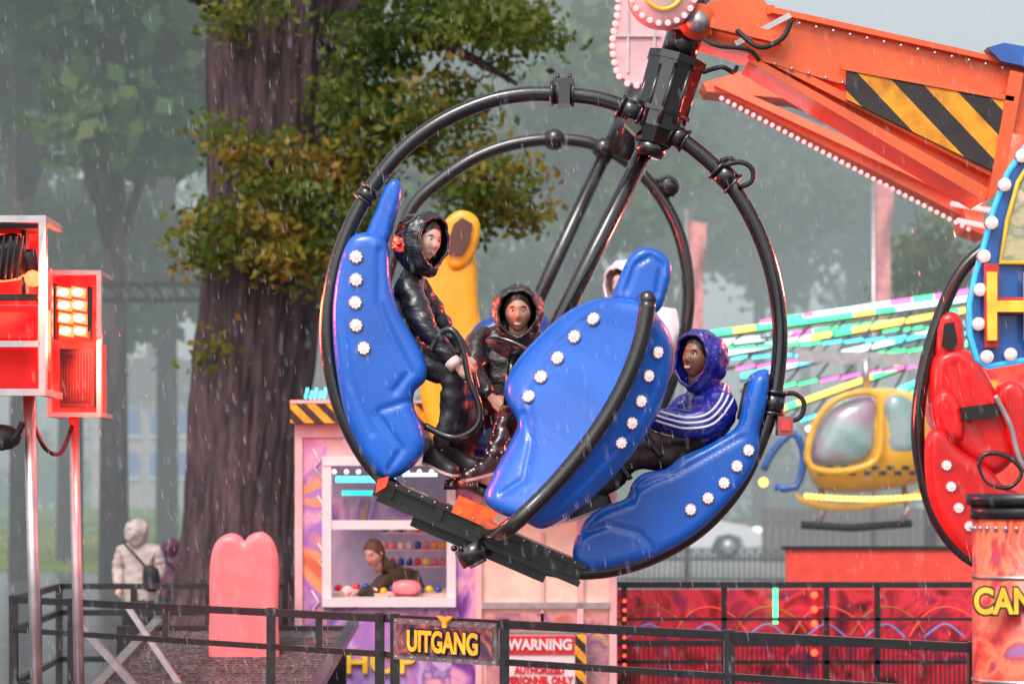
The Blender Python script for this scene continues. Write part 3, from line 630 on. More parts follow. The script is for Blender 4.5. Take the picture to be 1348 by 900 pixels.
mb.sph(P(2,575,d+.25),(.12,.1,.08),'matte',10)
mb.obj('front_frame',lg)
mb=MB(); d=15.2; core=emis('lamp_core',(1,.55,.3),7)
frame(62,355,133,548,d,.05,6,'steel'); frame(62,355,133,548,d+.5,.05,6,'steel')
for x,y in((127,355),(127,542),(62,355),(62,542)): mb.rect(x,y,x+6,y+6,d+.05,.45,'steel')
mb.rect(68,361,127,450,d+.3,.03,'redpanel'); mb.rect(68,450,127,542,d+.1,.35,'redpanel')
mb.rect(78,458,124,536,d+.02,.3,'matte')
for i in range(9): mb.rect(84+i*4,466,85.5+i*4,528,d+.005,.012,'rail')
for i in range(4):
    for j in range(2):
        x=75+j*19+i*1.0; y=376+i*17; mb.prism([(x,y),(x+18,y+3),(x+17,y+16),(x-1,y+13)],d+.12,.05,'blinder')
        mb.sph(P(x+8,y+8,d+.11),(.035,.01,.024),core,10)
mb.rect(70,372,73,446,d+.1,.12,'matte'); mb.rect(115,376,118,446,d+.1,.12,'matte')
mb.cyl(P(97,548,d+.25),(P(97,0,d).x,d+.25,0),.034,'steel')
mb.tube(cr_spline([P(45,560,15),P(60,590,15),P(80,595,15.3),P(95,560,15.4)],False,.03),.014,'matte',8)
mb.obj('rear_frame_and_speaker',lg)
def flood(x,y,dd,e,col,par,tx,ty,td,sz=.6):
    L=bpy.data.lights.new('flood_lamp','AREA'); L.energy=e; L.color=col; L.size=sz; lo=bpy.data.objects.new('flood_lamp',L); sc.collection.objects.link(lo); lo.location=P(x,y,dd)
    lo.rotation_euler=(P(tx,ty,td)-lo.location).to_track_quat('-Z','Y').to_euler(); lo.parent=par
flood(130,405,15.1,190,(1,.06,.03),lg,620,450,D0); flood(20,340,13.9,150,(1,.06,.03),lg,620,450,D0)
flood(150,470,15.0,90,(1,.05,.03),lg,300,850,16.5)
# ================================================================ RAILING
rl=grp('metal_railing'); mb=MB()
def rp_(x,z=1.0):
    y=788+(x-15)*.0503; d=(H-1.0)*F/(y-HY); return Vector(((x-HX)*d/F,d,z))
mb.beam(rp_(15),rp_(508),.045,.045,'rail'); mb.beam(rp_(512),rp_(1420),.045,.045,'rail')
for z in (.79,.42): mb.beam(rp_(15,z),rp_(508,z),.035,.035,'rail'); mb.beam(rp_(512,z),rp_(1420,z),.035,.035,'rail')
for x in (18,95,357,500,520,664,960,1282): mb.beam(rp_(x,0),rp_(x,1.03),.055,.055,'rail',(1,0,0))
for x in (218,420): mb.beam(rp_(x,.79),rp_(x,1),.04,.04,'rail',(1,0,0))
A=rp_(18); Bk=P(78,770,19.3); Bk.z=1.; Cc=P(376,768,19.3); Cc.z=1.
for z in (1.,.79,.42): 
    mb.beam((A.x,A.y,z),(Bk.x,Bk.y,z),.045,.045,'rail'); mb.beam((Bk.x,Bk.y,z-.002),(Cc.x,Cc.y,z-.002),.045,.045,'rail')
for t in (0,.33,.66,1): q=Bk.lerp(Cc,t); mb.beam((q.x,q.y,0),(q.x,q.y,1.02),.05,.05,'rail',(1,0,0))
q=A.lerp(Bk,.5); mb.beam((q.x,q.y,0),(q.x,q.y,1.02),.05,.05,'rail',(1,0,0))
mb.obj('rails_and_posts',rl)
pf=grp('ride_platform'); mb=MB()
gr=mat('tread_plate',(.16,.15,.16),.35,metal=.6,bump=.5,bs=40)
for i in range(26):
    t=i/25; z=.36+.30*t; y0=16.6+2.4*t; mb.box((-2.15+.1*t,y0,z),(1.5,.05,.03),gr)
mb.beam((-2.9,16.5,.33),(-2.8,19.1,.72),.06,.08,'steel'); mb.beam((-1.38,16.5,.33),(-1.25,19.1,.72),.06,.08,'rail')
mb.box((-2.2,19.0,.35),(1.8,.08,.7),'rail')
mb.beam(P(100,815,17.4),P(180,905,16.6),.05,.05,'steel'); mb.beam(P(170,800,17.6),P(240,905,16.9),.04,.04,'steel')
mb.box((1.2,15.2,.12),(7.,3.6,.24),gr); mb.obj('steps_and_deck',pf)
ug=grp('exit_sign'); mb=MB()
p0=rp_(522,.9); p1=rp_(657,.9); ax=(p1-p0).normalized(); c=(p0+p1)/2+Vector((0,-.06,-.01)); nn=Vector((ax.y,-ax.x,0))
hw=(p1-p0).length/2; hh=.118
def sgn(a,b,t): return c+ax*a+Vector((0,0,b))+nn*t
def plate(a0,a1,b0,b1,t0,t1,m): mb.hexa([sgn(a0,b0,t1),sgn(a1,b0,t1),sgn(a1,b0,t0),sgn(a0,b0,t0),sgn(a0,b1,t1),sgn(a1,b1,t1),sgn(a1,b1,t0),sgn(a0,b1,t0)],m)
plate(-hw,hw,-hh,hh,0,.02,mat('sign_frame',(.3,.28,.3),.35,metal=.7,var=.4,vs=20)); plate(-hw+.03,hw-.03,-hh+.03,hh-.03,.02,.026,mural('sign_field',[(.02,.02,.05),(.06,.05,.1),(.2,.08,.1),(.4,.2,.1)],9,1.5))
for i in range(7):
    for b in(-hh+.015,hh-.015): mb.sph(sgn(-hw+.02+i*(2*hw-.04)/6,b,.02),.007,'steel',6)
mb.obj('plate',ug)
darko=mat('letter_outline',(.02,.01,.02),.4)
for m_,off_,t0 in((darko,.014,.030),('gold',.004,.034)):
    tx=text('UITGANG',0,0,10,10,m_,ug,'lettering',.004); tx.data.offset=off_; tx.data.size=.15; tx.scale=(.86,1.1,1); tx.location=sgn(0,-.012,t0); tx.rotation_euler=(math.radians(90),0,math.atan2(ax.y,ax.x))
tx=text('Y',0,0,10,10,'gold',ug,'crest',.008); tx.data.size=.08; tx.scale=(1.8,1,1); tx.location=sgn(.02,hh-.01,.03); tx.rotation_euler=(math.radians(90),0,math.atan2(ax.y,ax.x))
pk=grp('pink_seat_shell'); mb=MB(); mb.inflate([(279,900),(276,800),(277,740),(285,712),(303,701),(317,705),(322,712),(328,704),(345,699),(360,712),(367,740),(366,800),(364,900),(320,905)],17.9,.03,9,'pink',step=6); mb.rect(312,860,330,960,18.0,.05,'steel'); mb.obj('shell',pk)
def pedestrian(nm,x,ytop,d,jm,pants,hoodm,bag=None,s=1.):
    g=grp(nm); hz=H+(HY-ytop)*d/F; X=(x-HX)*d/F; u=hz/1.62
    def V(a,b,z): return Vector((X+a*u,d+b*u,z*u))
    J={'pel':(V(0,0,.88),.17,.14),'wa':(V(0,0,1.05),.16,.13),'ch':(V(.01,0,1.25),.17,.14),'nk':(V(.01,0,1.4),.07,.07),'sl':(V(-.19,0,1.3),.085,.085),'el':(V(-.24,.03,1.05),.07,.07),'wl':(V(-.2,-.12,.86),.05,.05),
    'sr':(V(.2,0,1.3),.085,.085),'er':(V(.25,.03,1.05),.07,.07),'wr':(V(.2,-.12,.88),.05,.05),'hl':(V(-.09,0,.8),.13,.13),'kl':(V(-.1,-.05,.46),.07,.07),'al':(V(-.1,.02,.08),.045,.05),'hr':(V(.09,0,.8),.13,.13),'kr':(V(.1,-.1,.46),.07,.07),'ar':(V(.11,-.12,.08),.045,.05)}
    person(nm,J,[('pel','wa',0),('wa','ch',0),('ch','nk',0),('ch','sl',0),('sl','el',0),('el','wl',0),('ch','sr',0),('sr','er',0),('er','wr',0),('pel','hl',0),('hl','kl',1),('kl','al',1),('pel','hr',0),('hr','kr',1),('kr','ar',1)],'pel',g,[jm,pants])
    head(g,V(.01,-.02,1.49),(.6,.6,-.1),'skin',hoodm,'hair',u)
    for w in('wl','wr'): hand(g,J[w][0],(0,-.3,-1),(-1,0,0),'skin',.9*u)
    mb=MB()
    for a in('al','ar'): shoe(mb,J[a][0],(.1,-1,0),(0,0,1),.26)
    if bag: mb.tube(cr_spline([V(-.15,-.16,1.38),V(.02,-.19,1.2),V(.17,-.14,1.02)],False,.05),.014,'matte',6); mb.inflate([(x+8,745),(x+26,748),(x+27,775),(x+8,775)],d-.25,.05,6,bag,step=5)
    mb.obj('shoes_and_bag',g)
pedestrian('woman_in_raincoat',182,684,25.,mat('cream_raincoat',(.5,.4,.38),.5,bump=.5,bs=8),'jeans',mat('cream_hood',(.48,.39,.38),.5,bump=.4,bs=8),'matte')
pedestrian('pedestrian_with_backpack',226,708,29.,mat('plum_coat',(.12,.03,.08),.6,bump=.4,bs=8),'jeans',mat('plum_hood',(.1,.03,.07),.6),'jdark')
# ================================================================ MAIN GONDOLA
gd=grp('ride_gondola')
mb=MB()
ring=[(740,124),(688,124),(636,135),(580,160),(530,197),(487,250),(456,310),(438,370),(431,430),(438,500),(460,565),(497,622),(560,672),(630,712),(700,742),(765,752),(825,744),(880,722),(930,688),(973,637),(1004,572),(1021,510),(1027,440),(1020,375),(1002,315),(975,262),(940,218),(890,178),(835,146),(790,130)]
mb.tube(cr_spline([P(x,y,D0) for x,y in ring],True,.05),.043,'black',16,closed=True)
def collar(x,y,dx,dy,r=.062,l=14,m='black'):
    n=math.hypot(dx,dy); dx/=n;dy/=n; mb.cyl(P(x-dx*l,y-dy*l,D0),P(x+dx*l,y+dy*l,D0),r,m,seg=20)
    for s_ in(-1,1): mb.cyl(P(x+s_*dx*l-dx*2,y+s_*dy*l-dy*2,D0),P(x+s_*dx*l+dx*2,y+s_*dy*l+dy*2,D0),r*1.18,m,seg=20)
collar(740,123,1,.02); collar(955,232,.72,.69); collar(830,145,1,.45); collar(893,180,1,.6,.06,10); collar(483,256,.6,-.8,.055,9); collar(1018,530,.15,-1)
mb.rect(728,102,756,112,D0-.05,.1,'black'); mb.rect(735,106,750,136,D0-.07,.14,'black')
for x in(734,750): mb.cyl(P(x,104,D0),P(x,97,D0),.014,'black',seg=8)
def hose(pts,r=.012): mb.tube(cr_spline([P(*q) for q in pts],False,.02),r,'matte',8)
hose([(950,218,D0-.05),(975,213,D0-.06),(990,222,D0-.06),(990,238,D0-.05),(975,246,D0-.04)],.014)
hose([(948,212,D0-.05),(962,208,D0-.05),(968,216,D0-.05)],.014)
hose([(1022,520,D0),(1045,517,D0),(1058,528,D0),(1054,548,D0),(1035,555,D0)],.014)
mb.rect(1024,547,1044,572,D0-.06,.12,mat('red_lit_bracket',(.45,.12,.12),.3,metal=.5)); mb.rect(1028,553,1041,566,D0-.075,.015,mat('dim_red_reflector',(.6,.05,.05),.2,em=(1,.1,.08),es=.2))
mb.tube([P(862,172,D0+.12),P(735,425,D0+.2),P(668,572,D0+.3)],[.052,.05,.05],'black',20)
def ax_(t,d=D0+.05): return P(858+(915-858)*t,190-(190-0)*t,d)
mb.cyl(ax_(.0),ax_(.10),.105,'black',r2=.135,seg=10,sm=False); mb.cyl(ax_(.10),ax_(.55),.152,'black',r2=.16,seg=10,sm=False); mb.cyl(ax_(.55),ax_(.60),.17,'black',seg=10,sm=False)
mb.cyl(ax_(.60),ax_(.80),.10,'black',seg=24); mb.cyl(ax_(.80),ax_(1.15),.085,'black',seg=24); mb.cyl(ax_(.76),ax_(.80),.12,'steel',seg=24); mb.cyl(ax_(.2),ax_(.23),.168,'black',seg=10,sm=False)
for i in range(5): a_=-1.2+i*.6; o_=Vector((math.sin(a_)*.15,-math.cos(a_)*.15,0)); mb.cyl(ax_(.12)+o_,ax_(.53)+o_,.014,'black',seg=8)
mb.cyl(ax_(-.08),ax_(0),.075,'black',r2=.10,seg=20)
mb.beam(P(835,150,D0+.02),P(850,165,D0+.02),.16,.12,'black'); mb.beam(P(885,180,D0+.02),P(868,160,D0+.02),.16,.12,'black')
hose([(925,95,D0-.05),(950,88,D0-.1),(965,95,D0-.05),(970,88,D0)],.013); hose([(970,40,D0-.2),(1000,62,D0-.25),(1030,50,D0-.2),(1042,26,D0-.2)],.014); hose([(925,50,D0-.2),(945,60,D0-.25),(985,65,D0-.22),(1000,80,D0-.2)],.012)
def pbox(x0,y0,x1,y1,w,d0,d1,m):
    a=P(x0,y0,(d0+d1)/2); b=P(x1,y1,(d0+d1)/2); mb.beam(a,b,w,d1-d0,m)
pbox(500,640,762,752,.10,D0-.10,D0+.75,'plate'); pbox(497,627,768,743,.03,D0-.14,D0+.78,'plate'); pbox(502,655,760,765,.03,D0-.14,D0+.7,'plate')
pbox(548,676,720,750,.13,D0-.05,D0+.5,'plate')
for t in (.06,.94,.5,.3,.72): x=497+271*t;y=640+112*t; pbox(x-5,y-2,x+5,y+2,.09,D0-.13,D0-.10,'plate')
for i in range(16): t=.03+.062*i; mb.sph(P(497+271*t,628+116*t,D0-.145),.007,'steel',6)
pbox(600,662,650,684,.10,D0-.145,D0+.3,mat('orange_glow_deck',(.7,.08,.01),.3,coat=.6,var=.7,vs=14,em=(1,.10,.01),es=.7))  # emissive patch paints the orange glow onto the platform
q=P(617,716,D0-.1); mb.cyl(q,q+Vector((.05,0,-.09)),.09,'black',seg=16); mb.cyl(q+Vector((.03,0,-.06)),q+Vector((.055,0,-.11)),.05,'steel',seg=12)
for i in range(6): a_=i*1.05; mb.sph(q+Vector((math.cos(a_)*.08,math.sin(a_)*.08,-.02)),.018,'black',8)
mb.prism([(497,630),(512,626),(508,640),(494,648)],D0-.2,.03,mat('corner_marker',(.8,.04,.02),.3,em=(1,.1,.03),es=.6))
mb.obj('ring_pole_platform',gd)
st_=MB()
Lo=[(461,314),(482,306),(504,311),(512,328),(515,372),(527,412),(549,450),(561,478),(560,500),(546,515),(545,535),(556,562),(559,588),(545,612),(522,627),(503,628),(478,597),(455,548),(442,480),(438,410),(446,352)]
st_.inflate(Lo,D0-.05,.05,18,'blue',.02,4,grooves=[([(497,545),(530,590),(512,618)],3,.016),([(500,540),(538,528)],3,.012),([(500,330),(500,400),(520,450),(540,490),(520,515)],4,.012),([(455,340),(452,420),(462,500),(490,570)],3,.008)])
Li=[(455,350),(480,330),(498,340),(500,380),(510,425),(535,470),(535,500),(520,520),(535,570),(535,600),(515,618),(490,600),(465,555),(450,480),(446,410)]
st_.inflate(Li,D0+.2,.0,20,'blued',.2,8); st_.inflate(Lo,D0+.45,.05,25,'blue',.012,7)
st_.inflate([(480,316),(492,285),(507,248),(519,237),(529,243),(528,264),(519,292),(512,318),(500,330),(486,330)],D0+.0,.03,7,'blue',.05,4)
st_.prism([(508,262),(516,250),(522,252),(512,290),(505,300)],D0+.14,.1,'matte')
bv=st_.bvh(); bl=MB()
for x,y in((469,338),(469,368),(468,398),(469,428),(479,458)):
    p,n=hitp(bv,x,y); bulb(bl,p,n,.038)
st_.obj('seat_left',gd)
sr=MB()
Ro=[(1003,490),(1012,498),(1008,535),(1000,565),(999,592),(985,625),(955,664),(915,702),(870,728),(820,744),(775,750),(757,742),(755,718),(768,688),(790,668),(824,655),(832,636),(848,622),(876,616),(895,602),(925,588),(955,572),(972,556),(980,520),(990,496)]
sr.inflate(Ro,D0-.05,.045,16,'blue',.02,4,grooves=[([(770,700),(800,690),(840,700),(860,722)],3,.015),([(830,660),(835,645),(860,632),(890,622),(930,600),(975,575)],3,.012)])
Ri=[(995,510),(990,560),(985,590),(960,640),(915,685),(870,712),(820,728),(780,732),(772,715),(800,690),(835,670),(850,640),(890,622),(930,602),(975,575)]
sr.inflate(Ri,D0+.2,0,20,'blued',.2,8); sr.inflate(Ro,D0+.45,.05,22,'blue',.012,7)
sr.inflate([(985,500),(996,488),(1010,488),(1014,505),(1004,545),(992,562),(978,556)],D0+.18,.05,12,'blue',.12,5)
sr.prism([(974,548),(984,502),(994,496),(990,530),(982,556)],D0+.03,.2,'matte')
bv=sr.bvh()
for x,y in((985,592),(970,613),(953,635),(932,655),(909,670)):
    p,n=hitp(bv,x,y); bulb(bl,p,n,.034)
sr.obj('seat_right',gd)
ce=MB()
tubeline=[(853,396),(846,440),(828,492),(800,545),(765,595),(722,645),(672,692)]
def dcen(x,y):
    best=1e9
    for i in range(len(tubeline)-1):
        ax0,ay0=tubeline[i]; bx0,by0=tubeline[i+1]; t=max(0,min(1,((x-ax0)*(bx0-ax0)+(y-ay0)*(by0-ay0))/((bx0-ax0)**2+(by0-ay0)**2)))
        best=min(best,math.hypot(x-ax0-t*(bx0-ax0),y-ay0-t*(by0-ay0)))
    return D0-.62+.0022*best
Co=[(770,398),(800,391),(836,395),(855,402),(868,418),(880,436),(886,462),(880,505),(862,550),(838,590),(806,628),(768,664),(735,686),(712,695),(690,686),(660,676),(642,664),(638,650),(650,622),(672,580),(681,556),(668,530),(664,508),(678,478),(705,446),(738,416)]
ce.inflate(Co,0,.07,20,'blue',.03,4,dfun=dcen,back=.4,grooves=[([(660,650),(690,630),(700,580),(690,545)],4,.016),([(868,470),(856,520),(828,570),(778,625),(730,670)],3,.010),([(800,406),(760,428),(718,472),(694,512),(700,560)],3,.010)])
ce.inflate([(806,392),(818,358),(832,333),(852,326),(872,333),(883,350),(880,376),(868,408),(850,412),(822,404)],D0-.5,.035,12,'blue',.035,4,grooves=[([(824,384),(836,350),(855,338),(870,350),(864,388)],3,.014)])
ce.prism([(822,382),(834,350),(850,340),(866,352),(858,384)],D0-.42,.03,'matte')
bv=ce.bvh()
for x,y in((782,420),(757,443),(735,471),(713,496),(697,522)):
    p,n=hitp(bv,x,y); bulb(bl,p,n,.038)
for x,y in((865,463),(853,494),(843,527),(831,556),(817,582)):
    p,n=hitp(bv,x,y); bulb(bl,p,n,.034)
ce.tube(cr_spline([P(x,y,D0-.77) for x,y in tubeline]+[P(650,700,D0-.45),P(640,690,D0-.1)],False,.04),.043,'black',16)
ce.tube([P(853,396,D0-.77),P(852,392,D0-.70),P(850,392,D0-.6)],.043,'black',16)
ce.obj('seat_front',gd)
bl.obj('seat_bulbs',gd)
bk=MB()
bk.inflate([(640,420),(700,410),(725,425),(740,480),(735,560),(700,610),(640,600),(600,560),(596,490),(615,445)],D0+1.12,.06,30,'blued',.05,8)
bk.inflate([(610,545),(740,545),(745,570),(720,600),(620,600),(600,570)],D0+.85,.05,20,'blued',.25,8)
q=P(676,462,D0+.25); ra=Matrix.Rotation(math.radians(24),3,'Y')@Matrix.Rotation(math.radians(-14),3,'X')
bk.sph(q,(.17,.17,.022),mat('brushed_table',(.45,.42,.45),.18,metal=.9,var=.3,vs=20),28,ra); bk.cyl(q,q+Vector((-.03,.02,-.3)),.03,'black')
def bar(pts,r=.019): bk.tube(cr_spline([P(*q_) for q_ in pts],False,.02),r,'black',12)
bar([(566,462,D0-.02),(582,436,D0-.04),(598,436,D0-.06),(610,462,D0-.06),(618,500,D0-.06),(630,530,D0-.06),(630,556,D0-.06),(612,572,D0-.05),(590,574,D0-.02),(560,560,D0)])
bar([(575,455,D0+.42),(600,440,D0+.42),(620,480,D0+.42),(630,540,D0+.4),(605,572,D0+.4)])
bar([(870,600,D0+.0),(850,570,D0-.03),(842,545,D0-.03),(832,560,D0-.03),(815,600,D0-.02),(830,630,D0)],.016)
bk.obj('back_seat_table_restraints',gd)
# ---- riders
b1=grp('boy_in_black_jacket'); d=D0+.2
def V(x,y,o=0.): return P(x,y,d+o)
J={'pel':(V(538,468),.135,.135),'sp':(V(535,430),.14,.13),'ch':(V(535,388),.145,.13),'nk':(V(545,354),.085,.085),'hb':(V(550,335),.05,.05),
'sn':(V(536,370,-.13),.085,.085),'en':(V(558,428,-.19),.07,.07),'wn':(V(598,478,-.2),.042,.042),
'sf':(V(548,370,.13),.08,.08),'ef':(V(580,425,.2),.065,.065),'wf':(V(607,468,.2),.04,.04),
'hn':(V(550,478,-.07),.1,.1),'kn':(V(598,490,-.1),.082,.075),'cn':(V(592,545,-.1),.062,.062),'an':(V(577,592,-.1),.046,.046),
'hf':(V(550,475,.08),.095,.095),'kf':(V(600,482,.1),.075,.075),'cf':(V(604,540,.1),.06,.06),'af':(V(600,590,.1),.046,.046)}
E=[('pel','sp',0),('sp','ch',0),('ch','nk',0),('nk','hb',0),('ch','sn',0),('sn','en',0),('en','wn',0),('ch','sf',0),('sf','ef',0),('ef','wf',0),('pel','hn',1),('hn','kn',1),('kn','cn',1),('cn','an',1),('pel','hf',1),('hf','kf',1),('kf','cf',1),('cf','af',1)]
person('boy',J,E,'pel',b1,['jblack','jeans'])
head(b1,V(560,316,-.08),(.66,-.74,-.16),'skin','jblack','hair',.97,up=(.1,0,1),hoodfwd=(.76,-.64,.02),open_=54,hs=1.14)
hand(b1,V(602,481,-.21),(.6,0,-.5),(.4,-.5,.7),'skin',.85,1.1); hand(b1,V(609,470,.2),(.6,0,-.5),(.4,-.5,.7),'skin',.85,1.1)
mb=MB(); mb.tube([V(594,474,-.2),V(601,482,-.21)],.045,'sole',12)
shoe(mb,V(576,600,-.1),(.55,-.55,-.25),(0,0,1),.25,'shoe','sole'); shoe(mb,V(600,596,.1),(.8,-.3,-.2),(0,0,1),.25); mb.obj('shoes',b1)
w1=grp('woman_in_hooded_jacket'); d=D0+.82
J={'pel':(V(668,535),.165,.15),'sp':(V(668,495),.17,.15),'ch':(V(668,455),.18,.15),'nk':(V(676,430),.1,.1),'hb':(V(678,415),.05,.05),
'sn':(V(630,440,-.03),.11,.11),'en':(V(618,496,-.18),.09,.09),'wn':(V(646,520,-.42),.05,.05),
'sf':(V(708,442,-.0),.105,.105),'ef':(V(716,500,-.1),.085,.085),'wf':(V(678,528,-.4),.05,.05),
'hn':(V(648,545,-.05),.11,.11),'kn':(V(618,548,-.42),.085,.085),'cn':(V(612,590,-.4),.062,.062),'an':(V(612,625,-.38),.05,.05),
'hf':(V(685,545,-.05),.11,.11),'kf':(V(668,545,-.46),.085,.085),'cf':(V(658,582,-.55),.065,.065),'af':(V(645,606,-.6),.055,.055)}
E2=[(a,b,(2 if b in('cf','af') else l)) for a,b,l in E]
person('woman',J,E2,'pel',w1,['jdark','maroon','boot'])
head(w1,V(682,410,-.16),(-.02,-.96,-.10),'skinm','jdark','hair',.98,hoodfwd=(-.05,-1,.02),open_=52,hs=1.12,smile=True)
hand(w1,V(648,523,-.45),(.5,-.4,-.5),(-.2,-.8,.5),'skinm',.95); hand(w1,V(676,530,-.42),(-.5,-.4,-.5),(.2,-.8,.5),'skinm',.95)
mb=MB(); shoe(mb,V(643,608,-.6),(-.75,-.5,-.2),(0,0,1),.27,'boot','sole'); shoe(mb,V(612,628,-.38),(-.5,-.8,0),(0,0,1),.26,'boot'); mb.obj('boots',w1)
m1=grp('man_in_blue_raincoat'); d=D0+.2
J={'pel':(V(925,592),.17,.15),'sp':(V(936,562),.18,.16),'ch':(V(940,530),.195,.17),'nk':(V(930,505),.1,.1),'hb':(V(926,488),.05,.05),
'sn':(V(954,530,-.16),.125,.12),'en':(V(922,562,-.26),.105,.1),'wn':(V(862,547,-.22),.065,.065),
'sf':(V(912,522,.16),.11,.105),'ef':(V(885,560,.2),.09,.09),'wf':(V(855,548,.1),.055,.055),
'hn':(V(905,600,-.08),.115,.11),'kn':(V(832,598,-.12),.095,.085),'cn':(V(806,628,-.12),.07,.07),'an':(V(784,652,-.12),.05,.05),
'hf':(V(905,598,.1),.11,.11),'kf':(V(820,580,.12),.09,.09),'cf':(V(790,620,.1),.07,.07),'af':(V(762,660,.1),.05,.05)}
ob=person('man',J,E,'pel',m1,['jblue','brown'])
head(m1,V(919,470,-.1),(-.66,-.74,.10),'skind','jblue','hair',.97,up=(.16,0,1),hoodfwd=(-.7,-.7,.05),open_=57,hs=1.12,smile=True)
hand(m1,V(858,547,-.23),(-1,0,-.2),(0,-.5,.8),'skind',.95,1.2); hand(m1,V(852,548,.1),(-1,0,-.2),(0,-.5,.8),'skind',.95,1.2)
mb=MB(); shoe(mb,V(782,656,-.12),(-.9,-.3,-.35),(-.2,0,1),.27,'shoe','sole'); shoe(mb,V(760,662,.1),(-.9,-.3,-.35),(-.2,0,1),.27,'white','sole')
bv=BVHTree.FromPolygons([v.co.copy() for v in ob.data.vertices],[tuple(p.vertices) for p in ob.data.polygons])
for o_ in (-7,0,7):
    path=cr_spline([Vector(q) for q in((962+o_,508+o_*.4),(954+o_*.95,530+o_*.4),(934+o_*.6,551+o_*.9),(905+o_*.1,556+o_),(880,551+o_),(862,545+o_))],False,4)
    pts=[]
    for q in path:
        p,n=hitp(bv,q.x,q.y,.001)
        if p and p.y<D0+.3: pts.append(p)
    if len(pts)>3: mb.tube(pts,.0065,'wstripe',8)
mb.obj('shoes_and_stripes',m1)
# ================================================================ REAR GONDOLA
rg=grp('ride_gondola'); mb=MB(); dG=19.3
rr=[(520,330),(543,272),(575,241),(620,210),(672,190),(730,183),(788,191),(838,222),(872,262),(895,310),(906,370),(903,430),(885,500),(850,570),(800,625),(730,655),(650,650),(580,610),(530,540),(505,460),(503,395)]
mb.tube(cr_spline([P(x,y,dG) for x,y in rr],True,.08),.052,'black',14,closed=True)
mb.tube([P(815,165,dG),P(712,385,dG),P(640,540,dG)],.06,'black',14)
mb.cyl(P(812,205,dG),P(850,110,dG),.13,'black',seg=12)
for x,y in((730,183),(795,195),(880,245)): mb.sph(P(x,y,dG),(.1,.1,.09),'black',10)
mb.tube(cr_spline([P(862,238,dG),P(880,232,dG),P(890,244,dG),P(884,258,dG)],False,.03),.02,'black',8)
mb.inflate([(562,330),(578,308),(600,302),(620,318),(628,350),(630,400),(640,470),(640,560),(600,600),(570,580),(552,500),(555,400)],dG-.3,.06,16,'yel',.08,6)
mb.inflate([(583,305),(588,288),(604,277),(622,281),(632,296),(628,325),(614,350),(592,352)],dG-.42,.03,8,'yel',.03,5)
mb.prism([(590,318),(597,295),(608,286),(622,294),(618,318),(608,336),(590,334)],dG-.52,.03,mat('brown_pad',(.1,.04,.03),.6))
mb.inflate([(868,436),(882,430),(890,444),(888,480),(872,515),(850,560),(820,590),(800,560),(850,500)],dG-.3,.1,14,'yel',.2,6)
mb.beam(P(560,590,dG),P(800,640,dG),.15,.6,'black')
mb.obj('ring_pole_seats',rg)
rr_=grp('rider_in_white_poncho'); d=dG-.4
J={'pel':(V(845,520),.2,.17),'sp':(V(843,470),.22,.18),'ch':(V(845,425),.22,.18),'nk':(V(840,400),.12,.12),'sl':(V(872,415,-.1),.13,.12),'el':(V(872,470,-.25),.09,.09),'wl':(V(835,490,-.3),.05,.05),'sr':(V(812,415,.1),.13,.12),'er':(V(800,465,0),.09,.09),'wr':(V(780,480,-.1),.05,.05),'k':(V(800,540,-.3),.1,.1),'a':(V(790,610,-.3),.06,.06)}
person('r',J,[('pel','sp',0),('sp','ch',0),('ch','nk',0),('ch','sl',0),('sl','el',0),('el','wl',0),('ch','sr',0),('sr','er',0),('er','wr',0),('pel','k',1),('k','a',1)],'pel',rr_,['jwhite','jeans'])
head(rr_,V(822,374,-.1),(-.7,-.7,-.1),'skin','jwhite','hair',1.05,hs=1.25)
hand(rr_,V(833,491,-.32),(-1,-.3,-.2),(0,-.5,.8),'skin',1.); hand(rr_,V(778,481,-.1),(-1,-.3,-.2),(0,-.5,.8),'skin',1.)
# ================================================================ ORANGE ARMS
am=grp('ride_arm'); mb=MB(); dA=D0+.0
mb.prism([(905,8),(945,0),(1000,-8),(1015,12),(1348,86),(1480,116),(1480,206),(1330,172),(1005,77),(960,62),(905,46)],dA,.34,'orange')
mb.prism([(1015,8),(1348,82),(1480,112),(1480,119),(1348,89),(1015,16)],dA-.05,.44,'orange')
mb.prism([(1003,70),(1330,164),(1480,198),(1480,208),(1330,174),(1003,80)],dA-.05,.44,'orange')
mb.prism([(1004,80),(1040,90),(1330,232),(1308,256),(1285,246)],dA+.03,.28,'orange')
mb.prism([(1000,76),(1012,72),(1326,226),(1318,238)],dA-.045,.40,'orange')
mb.prism([(985,80),(998,78),(1306,250),(1296,264)],dA-.045,.40,'orange')
mb.prism([(1112,112),(1325,172),(1310,218),(1300,222),(1114,121)],dA-.01,.02,'orange')
mb.prism([(1114,92),(1328,132),(1312,226),(1290,216),(1114,130)],dA-.07,.015,'haz')
mb.prism([(1106,84),(1336,127),(1334,133),(1108,91)],dA-.08,.03,'orange')
mb.prism([(1330,92),(1348,96),(1320,250),(1300,262)],dA-.08,.5,'orange')
mb.cyl(P(918,28,dA-.12),P(918,28,dA+.45),.1,'orange',seg=24); mb.cyl(P(918,28,dA-.16),P(918,28,dA-.12),.06,'steel',seg=12)
for i in range(14): t=i/13; mb.sph(P(1030+290*t,26+63*t,dA-.055),.011,'steel',6); mb.sph(P(1020+290*t,84+80*t,dA-.055),.011,'steel',6)
mb.beam(P(935,30,dA-.1),P(1030,52,dA-.1),.06,.07,'orange'); mb.beam(P(968,58,dA-.1),P(1040,20,dA-.1),.03,.03,'steel')
for i,(x,y) in enumerate([(1010,18),(1025,24)]): mb.rect(x,y-12,x+10,y,dA-.03,.2,'orange')
mb.prism([(1300,62),(1322,56),(1400,70),(1400,98),(1318,80)],dA-.1,.12,M['signblue'])
mb.obj('arm_girder',am)
